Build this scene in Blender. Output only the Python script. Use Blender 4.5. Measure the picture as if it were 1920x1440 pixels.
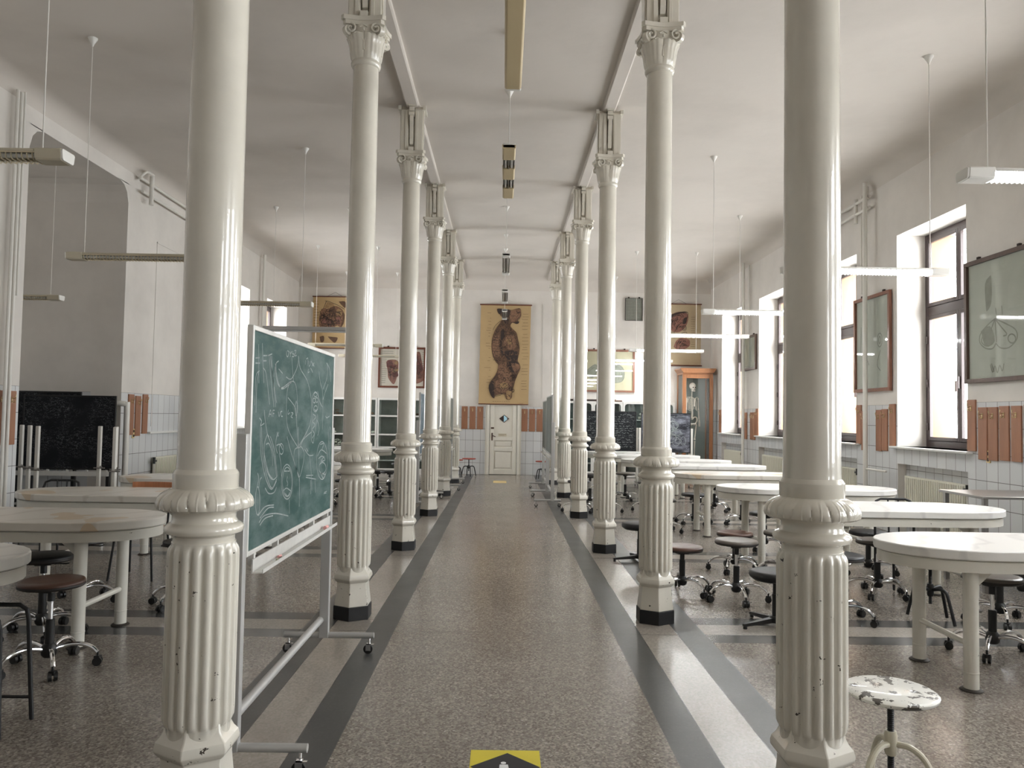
import bpy, math, random
from mathutils import Vector, Matrix
random.seed(7)
PI = math.pi
for o in list(bpy.data.objects): bpy.data.objects.remove(o)
S = bpy.context.scene
COL = S.collection

# ---------------------------------------------------------------- camera, sky, exposure
cam = bpy.data.objects.new('camera', bpy.data.cameras.new('camera'))
COL.objects.link(cam)
cam.data.sensor_fit = 'HORIZONTAL'; cam.data.sensor_width = 36.0
cam.data.lens = 36.0*1440/1920
cam.data.clip_start = 0.05; cam.data.clip_end = 200
def _cam():
    F, VP, LEAN = 1440., (944., 780.), .0165
    d = Vector((VP[0]-960, -(VP[1]-720), -F)).normalized()
    u = Vector((math.sin(LEAN), math.cos(LEAN), 0))
    u.z = -(u.x*d.x+u.y*d.y)/d.z; u.normalize()
    x = d.cross(u)
    m = Matrix((x, d, u)).to_4x4()
    m.translation = (0, 0, 1.55)
    cam.matrix_world = m
_cam()
S.camera = cam
W = bpy.data.worlds.new('overcast_sky'); S.world = W; W.use_nodes = True
bg = W.node_tree.nodes['Background']
bg.inputs[0].default_value = (.95, .98, 1.0, 1); bg.inputs[1].default_value = 11.0
S.view_settings.view_transform = 'Standard'; S.view_settings.look = 'None'
S.view_settings.gamma = 1; S.view_settings.use_curve_mapping = False
S.view_settings.exposure = 0.70
S.cycles.max_bounces = 10; S.cycles.diffuse_bounces = 6; S.cycles.glossy_bounces = 3
S.cycles.transparent_max_bounces = 8; S.cycles.transmission_bounces = 3
S.cycles.caustics_reflective = False; S.cycles.caustics_refractive = False
S.cycles.sample_clamp_indirect = 8
S.cycles.use_denoising = True
def portal(x, y0, y1, z0, z1, side):
    l = bpy.data.lights.new('daylight_window', 'AREA'); l.shape = 'RECTANGLE'
    l.size = z1-z0; l.size_y = y1-y0; l.cycles.is_portal = True
    o = bpy.data.objects.new('daylight_window', l); COL.objects.link(o)
    o.location = (x, (y0+y1)/2, (z0+z1)/2)
    o.rotation_euler = (0, PI/2*side, 0)     # -Z of the lamp looks into the room
WIN_R = [-2.55, .35, 3.25, 6.15, 9.05, 11.9, 14.88, 17.7]  # right-hand windows before the visible row are unseen, added for their daylight
WIN_L = [14.88, 17.7]
WW, WZ0, WZ1 = 1.62, 1.22, 4.18
for y in WIN_R: portal(6.35, y, y+WW, WZ0, WZ1, 1)
for y in WIN_L: portal(-6.35, y, y+WW, WZ0, WZ1, -1)

# ---------------------------------------------------------------- materials
def new_mat(name):
    m = bpy.data.materials.new(name); m.use_nodes = True
    nt = m.node_tree; return m, nt, nt.nodes['Principled BSDF']
def N(nt, t, **kw):
    n = nt.nodes.new(t)
    for k, v in kw.items():
        if k in n.inputs: n.inputs[k].default_value = v
        else: setattr(n, k, v)
    return n
def L(nt, a, b): nt.links.new(a, b)
def ramp(nt, fac, stops, interp='LINEAR'):
    r = nt.nodes.new('ShaderNodeValToRGB'); r.color_ramp.interpolation = interp
    e = r.color_ramp.elements
    while len(e) < len(stops): e.new(.5)
    for i, (p, c) in enumerate(stops):
        e[i].position = p; e[i].color = (c[0], c[1], c[2], 1) if len(c) > 2 else (c[0],)*3+(1,)
    L(nt, fac, r.inputs[0]); return r.outputs[0]
def mixc(nt, f, a, b, mode='MIX'):
    n = nt.nodes.new('ShaderNodeMix'); n.data_type = 'RGBA'; n.blend_type = mode
    for s, v in ((n.inputs[0], f), (n.inputs[6], a), (n.inputs[7], b)):
        if hasattr(v, 'links'): L(nt, v, s)
        elif isinstance(v, (int, float)): s.default_value = v
        else: s.default_value = (*v, 1)
    return n.outputs[2]
def math_(nt, op, a, b=0.):
    n = nt.nodes.new('ShaderNodeMath'); n.operation = op
    for s, v in ((n.inputs[0], a), (n.inputs[1], b)):
        if hasattr(v, 'links'): L(nt, v, s)
        else: s.default_value = v
    return n.outputs[0]
def noise(nt, vec, scale, detail=3, rough=.5):
    n = N(nt, 'ShaderNodeTexNoise', Scale=scale, Detail=detail, Roughness=rough)
    if vec: L(nt, vec, n.inputs['Vector'])
    return n.outputs[0]
def plain(name, c, rough=.5, metal=0., var=.0, vs=6., bump=0., bs=60., coat=0., dark=.8, emit=None):
    m, nt, b = new_mat(name)
    b.inputs['Base Color'].default_value = (*c, 1)
    b.inputs['Roughness'].default_value = rough; b.inputs['Metallic'].default_value = metal
    b.inputs['Coat Weight'].default_value = coat
    b.inputs['Coat Roughness'].default_value = .06
    co = N(nt, 'ShaderNodeTexCoord').outputs['Object']
    if var:
        f = noise(nt, co, vs, 4, .6)
        col = ramp(nt, f, [(.5-.25, tuple(x*(1-var) for x in c)), (.72, c)])
        L(nt, col, b.inputs['Base Color'])
    if bump:
        bn = N(nt, 'ShaderNodeBump', Strength=bump, Distance=.01)
        L(nt, noise(nt, co, bs, 3), bn.inputs['Height']); L(nt, bn.outputs[0], b.inputs['Normal'])
    if emit:
        b.inputs['Emission Color'].default_value = (*emit[:3], 1); b.inputs['Emission Strength'].default_value = emit[3]
    return m
WALLC = (.69, .655, .61)
def wall_mat(name, axis):
    """cream plaster above 1.8 m, white glazed tiles below where the face looks along `axis`"""
    m, nt, b = new_mat(name)
    geo = N(nt, 'ShaderNodeNewGeometry'); pos = geo.outputs['Position']
    sp = N(nt, 'ShaderNodeSeparateXYZ'); L(nt, pos, sp.inputs[0])
    nn = N(nt, 'ShaderNodeSeparateXYZ'); L(nt, geo.outputs['True Normal'], nn.inputs[0])
    u = math_(nt, 'ADD', sp.outputs[0], sp.outputs[1])
    cv = N(nt, 'ShaderNodeCombineXYZ'); L(nt, u, cv.inputs[0]); L(nt, sp.outputs[2], cv.inputs[1])
    br = N(nt, 'ShaderNodeTexBrick', offset=0., squash=1.)
    for k, v in {'Scale': 1., 'Mortar Size': .0035, 'Mortar Smooth': .1, 'Brick Width': .2, 'Row Height': .3}.items(): br.inputs[k].default_value = v
    L(nt, cv.outputs[0], br.inputs['Vector'])
    br.inputs['Color1'].default_value = (.66, .67, .67, 1); br.inputs['Color2'].default_value = (.60, .61, .62, 1)
    br.inputs['Mortar'].default_value = (.16, .15, .145, 1)
    n1 = noise(nt, pos, 1.1, 5, .62)
    plaster = ramp(nt, n1, [(.25, tuple(x*.86 for x in WALLC)), (.6, WALLC), (.8, tuple(min(1, x*1.04) for x in WALLC))])
    low = math_(nt, 'LESS_THAN', sp.outputs[2], 1.8)
    if axis == 'both': face = low
    else:
        a = math_(nt, 'ABSOLUTE', nn.outputs[0 if axis == 'x' else 1])
        face = math_(nt, 'MULTIPLY', low, math_(nt, 'GREATER_THAN', a, .5))
    L(nt, mixc(nt, face, plaster, br.outputs[0]), b.inputs['Base Color'])
    L(nt, math_(nt, 'SUBTRACT', .8, math_(nt, 'MULTIPLY', face, .6)), b.inputs['Roughness'])
    bn = N(nt, 'ShaderNodeBump', Strength=.25, Distance=.01)
    h = math_(nt, 'SUBTRACT', math_(nt, 'MULTIPLY', noise(nt, pos, 5, 2), .5), math_(nt, 'MULTIPLY', math_(nt, 'MULTIPLY', br.outputs[1], face), 1.5))
    L(nt, h, bn.inputs['Height']); L(nt, bn.outputs[0], b.inputs['Normal'])
    return m
def ceil_mat():
    m, nt, b = new_mat('ceiling_plaster')
    pos = N(nt, 'ShaderNodeNewGeometry').outputs['Position']
    c = (.60, .556, .505)
    L(nt, ramp(nt, noise(nt, pos, .55, 6, .6), [(.25, tuple(x*.86 for x in c)), (.55, c)]), b.inputs['Base Color'])
    b.inputs['Roughness'].default_value = .85
    bn = N(nt, 'ShaderNodeBump', Strength=.2, Distance=.01); L(nt, noise(nt, pos, 9, 3), bn.inputs['Height']); L(nt, bn.outputs[0], b.inputs['Normal'])
    return m
def floor_mat():
    m, nt, b = new_mat('terrazzo_floor')
    pos = N(nt, 'ShaderNodeNewGeometry').outputs['Position']
    sp = N(nt, 'ShaderNodeSeparateXYZ'); L(nt, pos, sp.inputs[0])
    x, y = sp.outputs[0], sp.outputs[1]
    v = N(nt, 'ShaderNodeTexVoronoi', Scale=92.); L(nt, pos, v.inputs['Vector'])
    g = ramp(nt, v.outputs['Color'], [(0, (.06, .05, .042)), (.35, (.17, .145, .12)), (.6, (.27, .24, .205)), (.85, (.40, .36, .31)), (1, (.56, .53, .48))])
    fine = noise(nt, pos, 110, 1, .5)
    brown = mixc(nt, .3, g, ramp(nt, fine, [(.35, (.12, .10, .085)), (.65, (.36, .32, .275))]))
    big = noise(nt, pos, .8, 5, .6)
    dark = mixc(nt, .75, ramp(nt, v.outputs['Color'], [(0, (.035, .036, .036)), (.7, (.075, .075, .073)), (1, (.15, .15, .145))]), (.062, .063, .062))
    light = mixc(nt, .55, ramp(nt, v.outputs['Color'], [(0, (.2, .175, .15)), (1, (.46, .42, .37))]), (.34, .305, .265))
    ax = math_(nt, 'ABSOLUTE', math_(nt, 'SUBTRACT', x, .03))
    # distance from the centre line: walk | dark | light | dark | aisle
    s1 = math_(nt, 'GREATER_THAN', ax, .785); s2 = math_(nt, 'GREATER_THAN', ax, .98)
    s3 = math_(nt, 'GREATER_THAN', ax, 1.25); s4 = math_(nt, 'GREATER_THAN', ax, 1.45)
    # cross bands in the aisles, one per bay
    t = math_(nt, 'ABSOLUTE', math_(nt, 'SUBTRACT', math_(nt, 'MODULO', math_(nt, 'ADD', y, 29.7-5.72+1.485), 2.97), 1.485))
    cb_d = math_(nt, 'MULTIPLY', s3, math_(nt, 'MULTIPLY', math_(nt, 'LESS_THAN', t, .33), math_(nt, 'GREATER_THAN', t, .13)))
    cb_l = math_(nt, 'MULTIPLY', s4, math_(nt, 'LESS_THAN', t, .13))
    c = mixc(nt, s1, brown, dark); c = mixc(nt, s2, c, light); c = mixc(nt, s3, c, dark); c = mixc(nt, s4, c, brown)
    c = mixc(nt, cb_d, c, dark); c = mixc(nt, cb_l, c, light)
    jt = math_(nt, 'LESS_THAN', math_(nt, 'ABSOLUTE', math_(nt, 'SUBTRACT', t, .15)), .0035)
    def near(a, w): return math_(nt, 'LESS_THAN', math_(nt, 'ABSOLUTE', math_(nt, 'SUBTRACT', ax, a)), w)
    j = math_(nt, 'MAXIMUM', jt, math_(nt, 'MAXIMUM', near(.98, .003), near(1.25, .003)))
    c = mixc(nt, math_(nt, 'MULTIPLY', j, .75), c, (.03, .03, .03))
    c = mixc(nt, 1., c, ramp(nt, big, [(.3, (.80, .79, .78)), (.65, (1., 1., 1.))]), 'MULTIPLY')
    L(nt, c, b.inputs['Base Color'])
    rz = math_(nt, 'ADD', math_(nt, 'MULTIPLY', math_(nt, 'SUBTRACT', math_(nt, 'ADD', s1, math_(nt, 'SUBTRACT', s3, s2)), math_(nt, 'ADD', s4, 0.)), .13), ramp(nt, noise(nt, pos, 2.2, 5, .65), [(.25, (.18,)), (.75, (.26,))]))
    L(nt, rz, b.inputs['Roughness'])
    b.inputs['Specular IOR Level'].default_value = .55
    return m
def paint_mat(name, c, chips, cs=26., rough=.3, coat=.35):
    """old gloss paint, with dark chips knocked out of it"""
    m, nt, b = new_mat(name)
    co = N(nt, 'ShaderNodeTexCoord').outputs['Object']
    oi = N(nt, 'ShaderNodeObjectInfo').outputs['Random']
    ad = N(nt, 'ShaderNodeVectorMath', operation='ADD'); L(nt, co, ad.inputs[0])
    cc = N(nt, 'ShaderNodeCombineXYZ'); L(nt, math_(nt, 'MULTIPLY', oi, 37.), cc.inputs[0]); L(nt, cc.outputs[0], ad.inputs[1])
    n1 = noise(nt, ad.outputs[0], 3.0, 4, .6)
    col = ramp(nt, n1, [(.3, tuple(x*.9 for x in c)), (.65, c)])
    if chips:
        n2 = noise(nt, ad.outputs[0], cs, 4, .72)
        col = mixc(nt, math_(nt, 'GREATER_THAN', n2, chips), col, (.06, .05, .04))
    L(nt, col, b.inputs['Base Color'])
    b.inputs['Roughness'].default_value = rough; b.inputs['Coat Weight'].default_value = coat; b.inputs['Coat Roughness'].default_value = .04
    bn = N(nt, 'ShaderNodeBump', Strength=.12, Distance=.006); L(nt, noise(nt, co, 18, 3), bn.inputs['Height']); L(nt, bn.outputs[0], b.inputs['Normal'])
    if coat: L(nt, bn.outputs[0], b.inputs['Coat Normal'])
    return m
def marble_mat(name, c, v, warm=False):
    m, nt, b = new_mat(name)
    co = N(nt, 'ShaderNodeTexCoord').outputs['Object']
    mp = N(nt, 'ShaderNodeMapping'); L(nt, co, mp.inputs[0]); mp.inputs['Rotation'].default_value = (.4, .3, .6)
    wv = N(nt, 'ShaderNodeTexWave', Scale=.9, Distortion=9., Detail=4.); wv.inputs['Detail Scale'].default_value = 1.4
    L(nt, mp.outputs[0], wv.inputs['Vector'])
    col = ramp(nt, wv.outputs[0], [(0, v), (.1, c), (1, c)])
    if warm: col = mixc(nt, math_(nt, 'MULTIPLY', math_(nt, 'GREATER_THAN', noise(nt, co, 1.3, 3), .56), .75), col, (.60, .46, .30))
    L(nt, col, b.inputs['Base Color']); b.inputs['Roughness'].default_value = .28
    return m
def glass_mat(name='window_glass', tint=(1, 1, 1), gl=.06):
    m, nt, b = new_mat(name); nt.nodes.remove(b)
    t = N(nt, 'ShaderNodeBsdfTransparent'); t.inputs[0].default_value = (*tint, 1)
    g = N(nt, 'ShaderNodeBsdfGlossy', Roughness=.02)
    lw = N(nt, 'ShaderNodeLayerWeight', Blend=.5)
    f = nt.nodes.new('ShaderNodeMath'); f.operation = 'MULTIPLY_ADD'; f.inputs[1].default_value = .7; f.inputs[2].default_value = gl/2
    L(nt, math_(nt, 'POWER', lw.outputs['Facing'], 5.), f.inputs[0])
    mx = N(nt, 'ShaderNodeMixShader'); L(nt, f.outputs[0], mx.inputs[0]); L(nt, t.outputs[0], mx.inputs[1]); L(nt, g.outputs[0], mx.inputs[2])
    L(nt, mx.outputs[0], nt.nodes['Material Output'].inputs[0]); return m
def chalk_mat(name, base, chalk, amt, rough=.6):
    """board slate with smeared chalk dust and scribble"""
    m, nt, b = new_mat(name)
    co = N(nt, 'ShaderNodeTexCoord').outputs['Object']
    mp = N(nt, 'ShaderNodeMapping'); L(nt, co, mp.inputs[0]); mp.inputs['Scale'].default_value = (1, 1, 2.4)
    smear = ramp(nt, noise(nt, mp.outputs[0], 2.6, 6, .65), [(.42, (0,)), (.8, (1,))])
    ridge = ramp(nt, noise(nt, mp.outputs[0], 15., 3, .6), [(.488, (0,)), (.5, (1,)), (.512, (0,))])
    gate = ramp(nt, noise(nt, co, 3.1, 2), [(.42, (0,)), (.58, (1,))])
    c = mixc(nt, math_(nt, 'MULTIPLY', smear, amt[0]), base, chalk)
    c = mixc(nt, math_(nt, 'MULTIPLY', math_(nt, 'MULTIPLY', ridge, gate), amt[1]), c, chalk)
    L(nt, c, b.inputs['Base Color']); b.inputs['Roughness'].default_value = rough; b.inputs['Specular IOR Level'].default_value = .25
    return m
def wood_mat(name, c, rough=.4):
    m, nt, b = new_mat(name)
    co = N(nt, 'ShaderNodeTexCoord').outputs['Object']
    mp = N(nt, 'ShaderNodeMapping'); L(nt, co, mp.inputs[0]); mp.inputs['Scale'].default_value = (14, 14, 1.2)
    L(nt, ramp(nt, noise(nt, mp.outputs[0], 3, 4, .6), [(.3, tuple(x*.72 for x in c)), (.7, c)]), b.inputs['Base Color'])
    b.inputs['Roughness'].default_value = rough; return m

M = dict(
 wall_x=wall_mat('wall_tiles_and_plaster_side', 'x'), wall_y=wall_mat('wall_tiles_and_plaster_end', 'y'), wall_b=wall_mat('alcove_tiles_and_plaster', 'both'),
 ceil=ceil_mat(), floor=floor_mat(),
 facade=plain('ochre_facade', (.34, .215, .125), .9, var=.15),
 col=paint_mat('cream_gloss_paint', (.69, .655, .57), 0, rough=.22, coat=.8), colchip=paint_mat('chipped_cream_paint', (.70, .67, .59), .665, 20., rough=.25, coat=.6),
 black=paint_mat('black_gloss_paint', (.006, .006, .007), 0, rough=.5, coat=.0),
 tpaint=paint_mat('chipped_white_enamel', (.70, .68, .61), .72, 17., rough=.35), trim=plain('white_gloss_trim', (.76, .76, .73), .35, var=.06),
 marble=marble_mat('white_marble', (.78, .77, .74), (.66, .65, .63)), marble2=marble_mat('stained_warm_lit_marble', (.72, .69, .63), (.60, .56, .50), True),  # second marble: brown stain, and warm light on left tables put into its colour
 iron=plain('rust_black_iron', (.05, .042, .035), .6, .3), chrome=plain('chrome', (.82, .82, .83), .12, 1.),
 steel=plain('brushed_steel', (.38, .37, .355), .38, 1., bump=.05), alu=plain('grey_aluminium', (.50, .50, .49), .42, .35, var=.06), aluw=plain('white_aluminium', (.72, .71, .68), .38, .15, var=.1, vs=20),
 plastic=plain('black_plastic', (.007, .007, .007), .42), leather=plain('black_leatherette', (.008, .008, .009), .48, bump=.1, bs=90),
 brown=plain('brown_leatherette', (.085, .038, .024), .36, bump=.1, bs=90), greyl=plain('grey_leatherette', (.13, .115, .10), .32, bump=.1, bs=90), foam=plain('dark_seat_edge', (.018, .014, .012), .55),
 red=plain('red_plywood', (.36, .07, .045), .45), orange=wood_mat('orange_plywood', (.60, .25, .12)),
 hookb=wood_mat('orange_brown_laminate', (.36, .165, .09), .45), brass=plain('worn_brass', (.62, .5, .3), .3, 1.),
 green=chalk_mat('green_slate', (.028, .078, .070), (.30, .36, .35), (.55, 0.)), blackb=chalk_mat('black_slate', (.009, .010, .013), (.38, .4, .42), (.02, .75), .75),
 blackc=chalk_mat('chalked_slate', (.015, .016, .022), (.50, .52, .62), (.6, .9)), greyg=plain('grey_green_board_back', (.14, .16, .14), .5, var=.2), bluech=chalk_mat('blue_slate', (.10, .14, .17), (.5, .55, .6), (.5, .6)),
 chalk=plain('chalk', (.40, .45, .44), .9, var=.45, vs=25), chalkp=plain('pink_chalk', (.80, .42, .40), .9),
 lampb=plain('ivory_lamp_housing', (.52, .47, .36), .4), lampw=plain('white_lamp_housing', (.75, .74, .70), .4), lampt=plain('tan_diffuser', (.52, .42, .25), .45), louvre=plain('lamp_louvre', (.55, .48, .34), .35, .3),
 tube_on=plain('lit_tube', (1, 1, 1), .5, emit=(.95, .98, 1.0, 60.)), tube_off=plain('unlit_tube', (.75, .75, .73), .2),
 wframe=plain('dark_brown_window_frame', (.055, .036, .036), .3, coat=.3), glass=glass_mat(), cabglass=glass_mat('cabinet_glass', (.90, .94, .93)),
 cabl=plain('grey_cabinet_interior', (.30, .30, .275), .6, var=.3), cabin=plain('dark_cabinet_interior', (.13, .155, .15), .6, var=.3), cabw=plain('white_cabinet_enamel', (.72, .71, .68), .3),
 oak=wood_mat('orange_varnished_pine', (.38, .165, .07), .3), teal=plain('pale_teal_lining', (.24, .30, .28), .7), bone=plain('old_bone', (.80, .77, .68), .6, var=.15, vs=30),
 canvas=plain('yellowed_canvas', (.46, .325, .165), .85, var=.13, vs=2.2), canvas2=plain('pale_tan_canvas', (.46, .37, .24), .85, var=.15, vs=2.), paper=plain('pale_green_paper', (.42, .45, .38), .7, var=.12, vs=3),
 paper2=plain('age_toned_paper', (.50, .47, .32), .7, var=.1), paperw=plain('cream_print', (.55, .51, .43), .7),
 ink=plain('dark_ink', (.05, .035, .03), .9, var=.3, vs=14), sepia=plain('sepia_ink', (.15, .085, .052), .9, var=.55, vs=16), flesh=plain('flesh_ink', (.27, .15, .09), .9, var=.5, vs=20),
 pink=plain('rose_ink', (.29, .14, .105), .9, var=.45, vs=18), ochre=plain('ochre_ink', (.36, .23, .11), .9, var=.4, vs=20), pencil=plain('pencil_grey', (.20, .22, .18), .9, var=.3, vs=9), pencil2=plain('pale_pencil', (.30, .32, .26), .9, var=.3, vs=9), liver=plain('maroon_ink', (.17, .06, .055), .9, var=.4, vs=14),
 mahog=wood_mat('dark_red_frame_wood', (.14, .045, .025), .35), fbrown=wood_mat('brown_frame_wood', (.10, .06, .045), .35), fred=wood_mat('red_brown_frame_wood', (.24, .10, .06), .35),
 door=plain('ivory_door_paint', (.70, .67, .59), .4, var=.08, vs=3), rad=plain('ivory_radiator', (.68, .66, .56), .4), pipe=plain('white_pipe_paint', (.70, .68, .63), .4, var=.06),
 yellow=plain('yellow_vinyl', (.72, .60, .05), .5, var=.1), vblack=plain('black_vinyl', (.015, .015, .02), .5), white=plain('white_print', (.8, .8, .8), .6), sblue=plain('pale_blue_print', (.45, .72, .85), .5),
 tan=plain('tan_vinyl', (.66, .50, .22), .5), switch=plain('yellowed_plastic', (.66, .52, .26), .4), leafg=plain('shrub_leaves', (.10, .22, .03), .7, var=.5, vs=8),
 worn=paint_mat('worn_white_seat_paint', (.74, .73, .68), .56, 17., rough=.4), beige=paint_mat('beige_stool_enamel', (.60, .56, .44), .70, 24.),
)

# ---------------------------------------------------------------- mesh helper
class G:
    def __init__(s): s.v = []; s.f = []
    def add(s, v, f, mt=None):
        b = len(s.v)
        s.v += [tuple(mt @ Vector(p)) if mt else tuple(p) for p in v]; s.f += [tuple(i+b for i in q) for q in f]; return s
    def box(s, x0, x1, y0, y1, z0, z1, mt=None):
        return s.add([(x0, y0, z0), (x1, y0, z0), (x1, y1, z0), (x0, y1, z0), (x0, y0, z1), (x1, y0, z1), (x1, y1, z1), (x0, y1, z1)],
                     [(0, 3, 2, 1), (4, 5, 6, 7), (0, 1, 5, 4), (1, 2, 6, 5), (2, 3, 7, 6), (3, 0, 4, 7)], mt)
    def lathe(s, prof, n=24, cx=0, cy=0, fn=None, rot=0., mt=None, sq=1.):
        v = []; f = []
        for k, (r, z) in enumerate(prof):
            for i in range(n):
                a = rot+2*PI*i/n; rr = fn(a, k, r) if fn else r
                v.append((cx+rr*math.cos(a), cy+sq*rr*math.sin(a), z))
        for k in range(len(prof)-1):
            for i in range(n):
                j = (i+1) % n; f.append((k*n+i, k*n+j, (k+1)*n+j, (k+1)*n+i))
        f.append(tuple(range(n-1, -1, -1))); f.append(tuple((len(prof)-1)*n+i for i in range(n)))
        return s.add(v, f, mt)
    def tube(s, pts, r, n=8, mt=None):
        P = [Vector(p) for p in pts]; R = r if isinstance(r, (list, tuple)) else [r]*len(P)
        v = []; f = []; up = None
        for k, p in enumerate(P):
            d = (P[min(k+1, len(P)-1)]-P[max(k-1, 0)]).normalized()
            if up is None: up = d.orthogonal().normalized()
            up = (up-d*up.dot(d)).normalized(); w = d.cross(up)
            for i in range(n):
                a = 2*PI*i/n; v.append(p+(up*math.cos(a)+w*math.sin(a))*R[k])
        for k in range(len(P)-1):
            for i in range(n):
                j = (i+1) % n; f.append((k*n+i, k*n+j, (k+1)*n+j, (k+1)*n+i))
        f.append(tuple(range(n-1, -1, -1))); f.append(tuple((len(P)-1)*n+i for i in range(n)))
        return s.add(v, f, mt)
    def prism(s, poly, h0, h1, ax='z', mt=None):
        n = len(poly)
        def p(a, b, h): return {'z': (a, b, h), 'x': (h, a, b), 'y': (a, h, b)}[ax]
        v = [p(a, b, h0) for a, b in poly]+[p(a, b, h1) for a, b in poly]
        f = [tuple(range(n-1, -1, -1)), tuple(range(n, 2*n))]+[(i, (i+1) % n, n+(i+1) % n, n+i) for i in range(n)]
        return s.add(v, f, mt)
    def ball(s, c, r, n=12, sc=(1, 1, 1)):
        m = max(6, n//2+2); pr = []
        v = [(c[0], c[1], c[2]-r*sc[2])]; f = []
        for k in range(1, m):
            t = PI*k/m
            for i in range(n):
                a = 2*PI*i/n; v.append((c[0]+r*sc[0]*math.sin(t)*math.cos(a), c[1]+r*sc[1]*math.sin(t)*math.sin(a), c[2]-r*sc[2]*math.cos(t)))
        v.append((c[0], c[1], c[2]+r*sc[2])); e = len(v)-1
        for i in range(n): f.append((0, 1+(i+1) % n, 1+i))
        for k in range(m-2):
            for i in range(n): f.append((1+k*n+i, 1+k*n+(i+1) % n, 1+(k+1)*n+(i+1) % n, 1+(k+1)*n+i))
        for i in range(n): f.append((1+(m-2)*n+i, 1+(m-2)*n+(i+1) % n, e))
        return s.add(v, f)
    def build(s, name, mat, parent=None, loc=None, bevel=0, smooth=True, ang=35):
        me = bpy.data.meshes.new(name); me.from_pydata(s.v, [], s.f); me.validate(); me.materials.append(mat)
        if smooth:
            me.polygons.foreach_set('use_smooth', [True]*len(me.polygons)); me.set_sharp_from_angle(angle=math.radians(ang))
        o = bpy.data.objects.new(name, me); COL.objects.link(o)
        if parent: o.parent = parent
        if loc: o.location = loc
        if bevel:
            b = o.modifiers.new('bevel', 'BEVEL'); b.width = bevel; b.segments = 2; b.limit_method = 'ANGLE'
        return o
def tag(o, label, cat, group=None):
    o['label'] = label; o['category'] = cat; o['kind'] = 'thing'
    if group: o['group'] = group
    return o
def empty(name, loc=(0, 0, 0), rz=0.):
    o = bpy.data.objects.new(name, None); COL.objects.link(o); o.location = loc; o.rotation_euler = (0, 0, rz); o.empty_display_size = .1; return o
def thing(name, label, cat, loc=(0, 0, 0), rz=0., group=None): return tag(empty(name, loc, rz), label, cat, group)
def struct(o): o['kind'] = 'structure'; return o
def dup(o, loc=None, rz=None, label=None, group=None, parent=None):
    c = o.copy(); COL.objects.link(c); c.parent = parent
    for ch in list(o.children): dup(ch, parent=c)
    if loc is not None: c.location = loc
    if rz is not None: c.rotation_euler = (0, 0, rz)
    if label: c['label'] = label
    if group: c['group'] = group
    return c
_proto = {}
def place(key, maker, loc, rz, label, group=None):
    """the first use takes the prototype itself, later ones copy it with its parts"""
    if key not in _proto:
        _proto[key] = o = maker(); o.location = loc; o.rotation_euler = (0, 0, rz); o['label'] = label
        if group: o['group'] = group
        return o
    o = dup(_proto[key], loc, rz, label)
    if group: o['group'] = group
    elif 'group' in o: del o['group']
    return o
def stroke(g, pts, w, pl):
    """flat ribbon drawn on a picture: pts 2D, pl maps (u, v) to 3D"""
    n = len(pts)
    if n < 2: return
    a = []; b = []
    for i, (x, y) in enumerate(pts):
        x0, y0 = pts[max(i-1, 0)]; x1, y1 = pts[min(i+1, n-1)]
        dx, dy = x1-x0, y1-y0; d = math.hypot(dx, dy) or 1
        nx, ny = -dy/d*w/2, dx/d*w/2
        a.append(pl(x+nx, y+ny)); b.append(pl(x-nx, y-ny))
    g.add(a+b, [(i, i+1, n+i+1, n+i) for i in range(n-1)])
def smooth_pts(p, k=4):
    out = []
    for i in range(len(p)-1):
        p0 = p[max(i-1, 0)]; p1 = p[i]; p2 = p[i+1]; p3 = p[min(i+2, len(p)-1)]
        for j in range(k):
            t = j/k
            out.append(tuple(.5*((2*b)+(-a+c)*t+(2*a-5*b+4*c-d)*t*t+(-a+3*b-3*c+d)*t**3) for a, b, c, d in zip(p0, p1, p2, p3)))
    out.append(tuple(p[-1])); return out
def ell(cx, cy, rx, ry, n=20): return [(cx+rx*math.cos(2*PI*i/n), cy+ry*math.sin(2*PI*i/n)) for i in range(n+1)]

# ---------------------------------------------------------------- room shell
YB, YF = -4.0, 20.4
struct(G().box(-7.6, 6.3, YB-.3, YF+.3, -.2, 0).build('floor', M['floor'], smooth=False))
g = G(); prof = [(-5.5, 5.02), (-5.475, 5.09), (-5.42, 5.15), (-5.34, 5.188), (-5.25, 5.2), (5.25, 5.2), (5.34, 5.188), (5.42, 5.15), (5.475, 5.09), (5.5, 5.02), (5.5, 5.6), (-5.5, 5.6)]
g.prism(prof, YB, YF, 'y'); g.prism([(YF, 4.90), (YF, 5.3), (YF-.5, 5.3), (YF-.5, 5.2), (YF-.3, 5.185), (YF-.12, 5.12), (YF-.03, 5.02)], -5.5, 5.5, 'x')
struct(g.build('ceiling', M['ceil'], ang=60))
def side_wall(name, sx, wins, holes=()):
    """piers between openings, sill and lintel pieces; a shallow radiator recess below each window"""
    g = G(); xi, xo = 5.5, 5.94
    def bx(a, b, y0, y1, z0, z1):
        x0, x1 = (a, b) if sx > 0 else (-b, -a); g.box(x0, x1, y0, y1, z0, z1)
    cuts = sorted([(y, y+WW, 'w') for y in wins]+[(a, b, 'h') for a, b in holes]); y = YB-.3
    for a, b, k in cuts:
        bx(xi, xo, y, a, 0, 5.5)
        if k == 'w': bx(xi+.12, xo, a, b, 0, WZ0); bx(xi, xi+.12, a, b, .98, WZ0); bx(xi, xo, a, b, WZ1, 5.5)
        else: bx(xi, xo, a, b, 4.82, 5.5)
        y = b
    bx(xi, xo, y, YF+.3, 0, 5.5)
    return struct(g.build(name, M['wall_x'], smooth=False))
side_wall('wall_right', 1, WIN_R)
side_wall('wall_left', -1, WIN_L, [(8.77, 11.1)])
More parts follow.
